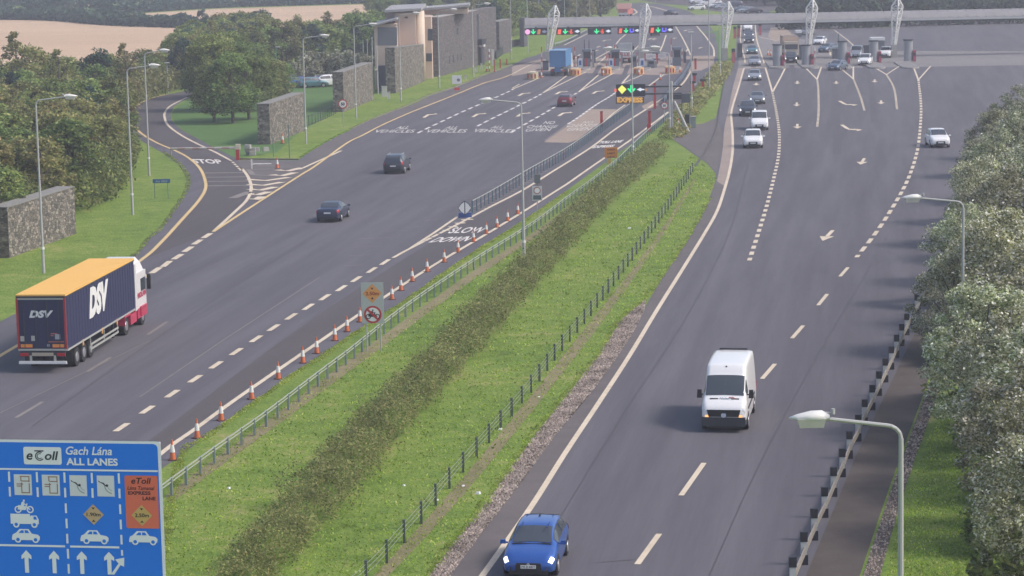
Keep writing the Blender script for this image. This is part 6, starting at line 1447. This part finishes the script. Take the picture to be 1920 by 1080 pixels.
def tree(kind, i, loc, h=None, label='', cat='tree', group=None, name='tree', wide=1.0):
    cm, tm, H0 = variant(kind, i % 4); s = (h or H0)/H0
    t = thing(name, label, cat, (loc[0], loc[1], 0), random.uniform(0, 6.28), group); t.scale = (s*wide, s*wide, s)
    for nm, me in (('crown', cm), ('trunk', tm)):
        o = bpy.data.objects.new(nm, me); col.objects.link(o); o.parent = t
    return t
def inside(p, poly):
    c = False; n = len(poly)
    for i in range(n):
        a, b_ = poly[i], poly[(i+1) % n]
        if (a.y > p.y) != (b_.y > p.y) and p.x < (b_.x-a.x)*(p.y-a.y)/(b_.y-a.y)+a.x: c = not c
    return c
def scatter(px, step, jit=.35):
    poly = [G(*q) for q in px]; x0 = min(p.x for p in poly); x1 = max(p.x for p in poly); y0 = min(p.y for p in poly); y1 = max(p.y for p in poly)
    out = []; j = 0; y = y0
    while y < y1:
        x = x0+(step/2 if j % 2 else 0)
        while x < x1:
            p = Vector((x+random.uniform(-jit, jit)*step, y+random.uniform(-jit, jit)*step, 0))
            if inside(p, poly): out.append(p)
            x += step
        y += step*.85; j += 1
    return out
# left wood
cnt = 0
for p in scatter([(-140,520),(-20,500),(8,470),(60,415),(140,392),(185,366),(218,310),(226,275),(222,252),(205,228),(212,200),(258,182),(310,169),(352,160),(425,142),(500,108),(500,84),(420,95),(350,120),(310,150),(200,172),(0,188),(-160,195)], 4.3):
    q = pix(p)
    kind = random.choices(['green', 'olive', 'dark', 'slender'], [.52, .30, .06, .12])[0]
    lim = 5.6+random.uniform(-.8, 1.0) if q[1] > 200 else 4.6+random.uniform(-.9, 1.2)
    if q[0] > 340: kind = random.choice(['green', 'dark', 'olive']); lim = 6.8
    lab = {'green': 'leafy green tree in the dense wood left of the slip road', 'olive': 'olive-brown leaved tree in the dense wood left of the slip road', 'dark': 'dark bushy tree in the dense wood left of the slip road', 'slender': 'slender brownish tree in the dense wood left of the slip road'}[kind]
    reg = 'behind the left gabion wall' if q[1] > 380 else ('on the edge next to the slip road bend' if q[0] > 170 and q[1] > 225 else ('left of the first two lamp heads' if q[1] > 270 else ('in the middle of the wood, below the stubble field' if q[0] < 170 and q[1] > 215 else ('along the back edge towards the stubble field' if q[0] < 200 else ('above the top of the slip road bend' if q[0] < 345 else 'behind the lawn trees')))))
    lab = lab.split(' in the')[0].split(' left of')[0]+' in the wood, '+reg
    tree(kind, random.randrange(4), p, lim, lab, 'tree', lab.replace('tree in', 'trees in'), 'wood_tree', 1.12); cnt += 1
for x, y, top, kind, lab in ((36,215,48,'slender','tallest slender tree at the far left, rising against the stubble field'), (115,235,82,'slender','second slender tree at the left, against the stubble field'), (188,215,92,'dark','dark rounded tree top against the stubble field'), (240,200,72,'slender','reddish feathery tree against the stubble field behind the lamp heads'), (345,165,70,'dark','broad dark tree at the right end of the stubble field'), (60,225,88,'olive','bushy olive tree beside the tallest slender tree'), (395,135,32,'slender','tall feathery tree left of the lawn trees'), (380,60,17,'dark','lone small tree standing in the field hedgerow')):
    tree(kind, 1, G(x, y), hgt((x, y), top), lab, name='tall_tree')
# lawn trees
for x, y, top, lab in ((402,229,112,'nearest lawn tree on the left with a thin dark trunk'), (437,231,100,'nearest lawn tree in the middle with a pale trunk'), (467,224,98,'nearest lawn tree on the right with a short trunk'), (384,207,80,'round lawn tree at the left, beside the bend'), (418,208,72,'tall lawn tree behind the pale-trunked one'), (452,205,78,'lawn tree second from the right in the middle row'), (492,208,106,'lawn tree at the right, above the nearest plaza wall'), (520,200,115,'yellow-green lawn tree at the right edge of the cluster'), (400,185,62,'lawn tree at the back left of the cluster'), (440,180,58,'lawn tree at the back middle of the cluster'), (480,178,80,'lawn tree at the back right of the cluster'), (535,178,118,'small lawn tree close to the parked blue car')):
    tree('lawn' if x != 520 else 'olive', int(x), G(x, y), hgt((x, y), top), lab, name='lawn_tree')
# trees behind the car park and the building
for k, (x, y, top, kind) in enumerate(((470,130,50,'green'),(500,128,48,'green'),(530,126,38,'olive'),(555,124,52,'green'),(585,122,46,'dark'),(605,120,42,'green'),(660,112,28,'green'),(680,108,35,'dark'),(700,104,30,'green'),(640,100,38,'olive'),(490,105,30,'olive'),(560,100,26,'slender'),(615,100,22,'slender'),(450,108,36,'green'),(420,110,38,'green'),(515,100,34,'green'),(545,98,40,'dark'),(590,98,36,'green'),(720,95,26,'green'),(670,95,16,'slender'),(695,92,20,'green'))):
    lab = f'{["green","broad green","olive","dark","mid-green","small green","rounded green"][k%7]} tree in the belt behind the car park, near x position {k+1}'
    lab = 'leafy tree in the belt between the lawn trees and the cream building'
    tree(kind, k, G(x, y), hgt((x, y), top), lab, 'tree', 'trees of the belt behind the car park', 'belt_tree', 1.2)
tree('conifer', 0, G(636, 112), hgt((636,112), 43), 'dark cone-shaped conifer behind the silver shrubs, left one', name='conifer'); tree('conifer', 1, G(668, 112), hgt((668,112), 30), 'dark tall conifer behind the silver shrubs, middle one', name='conifer', wide=.9); tree('conifer', 2, G(692, 110), hgt((692,110), 40), 'dark conifer next to the flagpoles', name='conifer')
for k, (x, y, top) in enumerate(((574,158,108),(592,150,96),(611,152,97),(634,146,93),(655,140,96),(676,136,99),(692,134,104))):
    tree('silverbush', k, G(x, y), hgt((x, y), top), 'silver-leaved shrub %s' % ['left of all, above the blue parked car','second from the left above the parked cars','third from the left above the parked cars','in the middle of the row, below the first conifer','behind the second gabion wall','just left of the flagpoles','at the foot of the flagpoles'][k], 'shrub', name='silver_shrub', wide=1.1)
n1 = 0
for p in scatter([(868,60),(905,96),(930,92),(955,76),(985,66),(1050,52),(1125,34),(1148,22),(1150,6),(1050,2),(860,18)], 9.5):
    q = pix(p); tree(random.choice(['green', 'olive', 'dark', 'slender']), random.randrange(4), p, 8.5, 'tree of the tall belt behind the gantry end and stone block', 'tree', 'trees of the belt behind the gantry end', 'belt_tree', 1.15)
for p in scatter([(700,60),(860,42),(868,60),(860,18),(700,30)], 8):
    tree(random.choice(['green', 'dark']), random.randrange(4), p, 6.5, 'tree of the belt behind the cream building', 'tree', 'trees of the belt behind the cream building', 'belt_tree', 1.2)
# dark planting on the right beyond the plaza
for p in scatter([(1476,53),(1560,51),(1700,44),(2150,36),(2150,8),(1700,12),(1478,22)], 10.5):
    tree('teal', random.randrange(4), p, 9.5, 'dark blue-green tree in the dense belt beyond the right plaza', 'tree', 'trees of the belt beyond the right plaza', 'belt_tree', 1.25)
for p in scatter([(1395,8),(1476,14),(1478,-25),(1395,-25)], 8): tree('teal', random.randrange(4), p, 9, 'dark blue-green tree beyond the line of far cars', 'tree', 'trees beyond the line of far cars', 'belt_tree', 1.3)
for p in scatter([(1168,4),(1290,0),(1390,-12),(1390,-30),(1168,-14)], 9): tree('teal', random.randrange(4), p, 6, 'dark tree where the far road bends away', 'tree', 'trees where the far road bends away', 'belt_tree', 1.4)
# silver trees on the right
SR = [(1962,78,5.6,.95,'silver-leaved tree at the bottom right corner'), (1945,86,6.4,1,'silver tree second up from the bottom right corner'), (1985,93,7.2,1.05,'tall silver tree against the right edge, lower middle'), (1905,99,6.2,.95,'silver tree leaning over the grass verge beside the gravel'), (1846,104,6.6,.95,'silver tree that hangs over the paved verge, nearest the road'), (1950,108,7.6,1.1,'broad silver tree behind the overhanging one'), (1785,124,5.0,.9,'silver tree touching the black and white posts'), (1895,124,7.2,1.05,'silver tree right of the one touching the posts'), (1960,132,7.8,1.1,'silver tree at the right edge halfway up'), (1822,140,5.6,1,'greyish tree below the higher lamp arm'), (1890,148,7,1,'greyish tree right of the higher lamp arm'), (1950,158,7.6,1.05,'greyish tree at the right edge, level with the lamp head'), (1838,166,6,.9,'pale tree above the higher lamp arm'), (1880,178,6.6,1,'pale tree near the white car at the edge'), (1835,192,4.8,.85,'small pale tree left of the farthest ones'), (1925,190,7,1,'pale tree at the right edge above the lamp'), (1865,210,5.8,1,'pale tree behind the white car at the edge'), (1910,225,6.5,1,'farthest pale tree on the right')]
for k, (x, Y, h, wd, lab) in enumerate(SR):
    g = AT(x, 500, Y); tree('silver', k, (g.x, Y, 0), h, lab, name='silver_tree', wide=wd)
for k, (x, Y, h) in enumerate(((1890,84,1.8),(1870,92,1.7),(1840,101,1.6),(1800,112,1.8),(1776,121,1.6),(1880,88,1.2),(1905,79,1.9))):
    g = AT(x, 500, Y); tree('bush', k, (g.x, Y, 0), h, ['low green bush in the right corner grass','low green bush second up on the right verge','low green bush third up on the right verge','low green bush fourth up on the right verge','low bush below the overhanging silver tree','tiny bush between the first two on the right verge','low green bush at the very bottom right'][k], 'bush', name='low_bush', wide=1.1)

# hedges as one mesh each
def hedge(name, px, wd, h, n, size, m_, label, off=0, thin=1.0, kind=None, cat='hedge', sx=.5):
    pts = resample(GP(px, True, 8), .5); N_ = len(pts); g = np.random.default_rng(len(label)); arr = np.array([(p.x, p.y) for p in pts]); d = np.gradient(arr, axis=0); d /= np.linalg.norm(d, axis=1)[:, None]; nr = np.stack([-d[:, 1], d[:, 0]], 1)
    # more leaves where the hedge is near
    wgt = 1/arr[:, 1]**1.3; wgt /= wgt.sum(); idx = g.choice(N_, n, p=wgt)
    bumpy = 1+.22*np.sin(arr[:, 1]*.9)+.15*np.sin(arr[:, 1]*2.3+1)+.12*g.normal(size=N_)
    th = g.uniform(0, np.pi, n); rr = g.uniform(.35, 1, n)**.5
    across = np.cos(th)*rr*wd/2*bumpy[idx]; z = np.sin(th)**.6*rr*h*bumpy[idx]
    xy = arr[idx]+d[idx]*g.uniform(-.5, .5, (n, 1))+nr[idx]*(across+off)[:, None]
    P = np.column_stack([xy, np.maximum(z, .03)]); s = size*(arr[idx, 1]/110)**.5
    V = leaf_quads(P, s, g, flat=.25); o = bpy.data.objects.new(name, quads_mesh(name, V, m_)); col.objects.link(o)
    return tag(o, label, cat if kind is None else None, kind=kind)
hedge('brown_hedge', [(440,1120),(505,1050),(585,965),(685,850),(762,765),(852,672),(925,592),(1022,490),(1112,392),(1182,330),(1232,285)], 2.3, 1.25, 78000, .12, LB, 'long brown-green hedge running down the middle of the grass median')
hedge('low_hedge', [(1262,258),(1280,225),(1302,196),(1325,170),(1345,145),(1358,122)], 2.6, .55, 9000, .22, LB, 'low brownish hedge on the strip between the two toll plazas')
hedge('green_hedge', [(1250,262),(1268,232),(1284,212),(1306,184),(1332,150)], 1.3, .45, 5000, .22, LG, 'low green growth along the left side of the plaza strip hedge')
hedge('dark_screen_hedge', [(1462,55),(1560,54),(1700,49),(1900,44),(2150,38)], 3.5, 4.6, 15000, .5, LD, 'dark screen hedge running below the canopy behind the right plaza')
hedge('field_hedgerow', [(-60,36),(100,38),(200,46),(290,50),(385,52),(470,48)], 4, 2.3, 14000, .55, LD, 'dark hedgerow dividing the two stubble fields')
hedge('field_hedgerow', [(190,28),(400,15),(560,10),(760,4)], 4, 2.0, 8000, .6, LT, 'distant dark hedgerow behind the thin stubble field')
hedge('wood_thicket', [(30,425),(60,412),(140,392),(186,368),(216,318),(232,285)], 3.4, 2.6, 16000, .24, LG, 'low leafy thicket closing the foot of the left wood behind the gabion wall', kind='stuff')
hedge('wood_thicket', [(208,245),(212,215),(236,196),(262,183),(310,170),(357,161),(440,147)], 4.5, 2.8, 16000, .24, LO, 'low leafy thicket along the outside of the slip road bend', kind='stuff')
# far wood that reads as one mass
P = []
g_ = np.random.default_rng(5)
for k in range(150):
    px_, py_ = g_.uniform(-80, 760), g_.uniform(-26, 26)
    if 190 < px_ and py_ > 27-(px_-190)*.035-4: continue
    if px_ <= 190 and py_ > 27: continue
    if any(abs(px_-a) < 14 and abs(py_-b_) < 9 for a, b_ in ((141,12),(170,8),(425,6))): continue
    c = G(px_, py_); q = crown_pts(k+300, 5.0*g_.uniform(.7, 1.3), 0, g_.uniform(3.0, 6.0), 16, 42, .3, .34); q[:, 0] += c.x; q[:, 1] += c.y; P.append(q)
P = np.concatenate(P); o = bpy.data.objects.new('far_wood', quads_mesh('far_wood', leaf_quads(P, .95, g_), LT)); col.objects.link(o); tag(o, 'far wooded slope along the top of the picture', kind='stuff')

# rough grass: short blades standing on the near verges
def tufts(name, polys, n, label, cols, hh=.05):
    g = np.random.default_rng(3); out = []
    for px, share in polys:
        poly = [G(*q) for q in px]; xs = [p.x for p in poly]; ys = [p.y for p in poly]; k = int(n*share); need = k*3
        X = g.uniform(min(xs), max(xs), need); Y = min(ys)+(max(ys)-min(ys))*g.random(need)**1.5
        keep = [i for i in range(need) if inside(Vector((X[i], Y[i], 0)), poly)][:k]
        out.append(np.column_stack([X[keep], Y[keep]]))
    P = np.concatenate(out); n = len(P); a = g.uniform(0, np.pi, n); s = g.uniform(.5, 1.5, n)*hh*(P[:, 1]/100)**.5
    dx = np.column_stack([np.cos(a), np.sin(a)])*s[:, None]*.55; lean = g.normal(size=(n, 2))*s[:, None]*.5
    z = np.zeros(n); A_ = np.column_stack([P-dx, z]); B_ = np.column_stack([P+dx, z]); C_ = np.column_stack([P+dx*.7+lean, s]); D_ = np.column_stack([P-dx*.7+lean, s])
    V = np.stack([A_, B_, C_, D_], 1).reshape(-1, 3); m_ = leafmat(name+'_blades', cols, trans=.5)
    o = bpy.data.objects.new(name, quads_mesh(name, V, m_)); col.objects.link(o); tag(o, label, kind='stuff')
GC = [(.18, .27, .03), (.28, .40, .05), (.36, .47, .08), (.50, .48, .19)]
tufts('rough_grass', [([(345,900),(450,815),(600,720),(800,580),(1000,445),(1160,330),(1230,285),(1180,330),(1020,480),(850,660),(690,830),(560,970),(430,1110),(250,1110),(300,960)], .42), ([(530,1110),(600,1000),(700,885),(870,700),(1040,512),(1200,345),(1300,292),(1345,335),(1290,430),(1210,560),(1150,620),(1060,745),(950,885),(850,1015),(790,1110)], .45), ([(1655,1110),(1690,960),(1730,850),(1765,760),(1800,760),(1850,900),(1900,1110)], .13)], 60000, 'tufty grass of the median and the right verge', GC)
VF = MT['rough_grass_blades']
for px, n_, lab in (([(300,1075),(340,857),(380,824),(450,776),(500,740),(560,696),(600,672),(650,636),(690,611),(735,582),(790,544),(840,508),(900,467),(940,443),(1000,404),(1064,360)], 14000, 'ragged grass fringe along the express lane edge'), ([(800,1082),(850,1016),(900,956),(950,886),(1000,816),(1060,741),(1120,666),(1165,597),(1212,556),(1245,510),(1295,436),(1330,372)], 12000, 'ragged grass fringe along the gravel bank'), ([(100,556),(180,516),(248,482),(277,449),(302,427),(327,392),(342,370),(350,355),(353,335),(346,320),(334,305),(307,285)], 6000, 'ragged grass fringe along the slip road'), ([(560,298),(593,276),(656,243),(707,219),(755,201),(805,178),(855,162),(905,141)], 5000, 'ragged grass fringe below the gabion walls')):
    hedge('grass_fringe', px, .4, .06, n_//2, .09, VF, lab, kind='stuff')
# loose stones of the gravel bank
g = np.random.default_rng(8); gp = [G(*q) for q in [(700,1180),(805,1080),(850,1020),(900,960),(950,890),(1000,820),(1060,745),(1120,670),(1165,600),(1212,560),(1207,586),(1187,624),(1142,692),(1092,757),(1037,822),(987,892),(937,957),(887,1022),(842,1082),(780,1180)]]
gp2 = [G(*q) for q in [(1600,1250),(1618,1080),(1650,980),(1695,850),(1728,760),(1750,700),(1772,700),(1752,760),(1712,870),(1683,960),(1650,1080),(1630,1250)]]
pts_ = []
for poly, k in ((gp, 6500), (gp2, 2500)):
    x0, x1, y0, y1 = min(p.x for p in poly), max(p.x for p in poly), min(p.y for p in poly), max(p.y for p in poly); c_ = 0
    while c_ < k:
        p = Vector((random.uniform(x0, x1), random.uniform(y0, y1), 0))
        if inside(p, poly): pts_.append(p); c_ += 1
vs, fs = [], []
for p in pts_:
    s = random.uniform(.02, .055); o_ = len(vs); a = random.random()*6
    for k in range(4): vs.append((p.x+s*math.cos(a+k*1.57), p.y+s*math.sin(a+k*1.57)*.8, .016))
    for k in range(4): vs.append((p.x+s*.6*math.cos(a+k*1.57+.3), p.y+s*.5*math.sin(a+k*1.57+.3), .016+s*random.uniform(.7, 1.2)))
    fs += [(o_+k, o_+(k+1) % 4, o_+4+(k+1) % 4, o_+4+k) for k in range(4)]+[(o_+4, o_+5, o_+6, o_+7)]
me = bpy.data.meshes.new('loose_stones'); me.from_pydata(vs, [], fs); me.materials.append(leafmat('loose_stone', [(.10, .085, .07), (.24, .20, .165), (.36, .30, .25), (.46, .39, .33)], trans=0)); o = bpy.data.objects.new('loose_stones', me); col.objects.link(o); tag(o, 'loose stones of the gravel edge and the gravel drain', kind='stuff')

# scraps of litter by the fence
for k, (x, y, s) in enumerate(((1179,429,.26),(429,916,.14),(868,912,.14),(896,926,.2),(938,806,.18),(757,911,.12),(843,902,.1),(636,925,.1),(1010,745,.12),(820,938,.1))):
    lab = ['crumpled white bag on the grass by the upper fence','pale scrap on the grass right of the barrier','white scrap between the fence and the gravel','larger white scrap beside the gravel','white rag near the gravel above the other scraps','white scrap under the wire fence','small scrap at a fence post','small scrap against the hedge foot','small scrap near the gravel, highest up','tiny scrap at the foot of the fence'][k]
    b = MB(); b.box((0, 0, s*.2), (s, s*.7, s*.4), random.random()*3, taper=.6); b.box((s*.3, .02, s*.3), (s*.5, s*.4, s*.3), 1, taper=.5); o = b.build('litter', OFFW, None, loc=G(x, y)); tag(o, lab, 'litter')

# ---------------------------------------------------------------- the air
b = MB(); b.box((0, 700, 22), (2600, 1500, 50)); hz = b.build('haze', None)
hz.data.materials.clear(); hm = bpy.data.materials.new('haze'); hm.use_nodes = True; n = hm.node_tree; n.nodes.remove(n.nodes['Principled BSDF'])
pv_ = n.nodes.new('ShaderNodeVolumePrincipled'); pv_.inputs['Color'].default_value = (.92, .91, 1.0, 1); pv_.inputs['Density'].default_value = .00055; pv_.inputs['Anisotropy'].default_value = .2
n.links.new(pv_.outputs[0], n.nodes['Material Output'].inputs['Volume']); hz.data.materials.append(hm); hz.display_type = 'WIRE'
tag(hz, 'thin pale haze over the whole valley', kind='stuff')
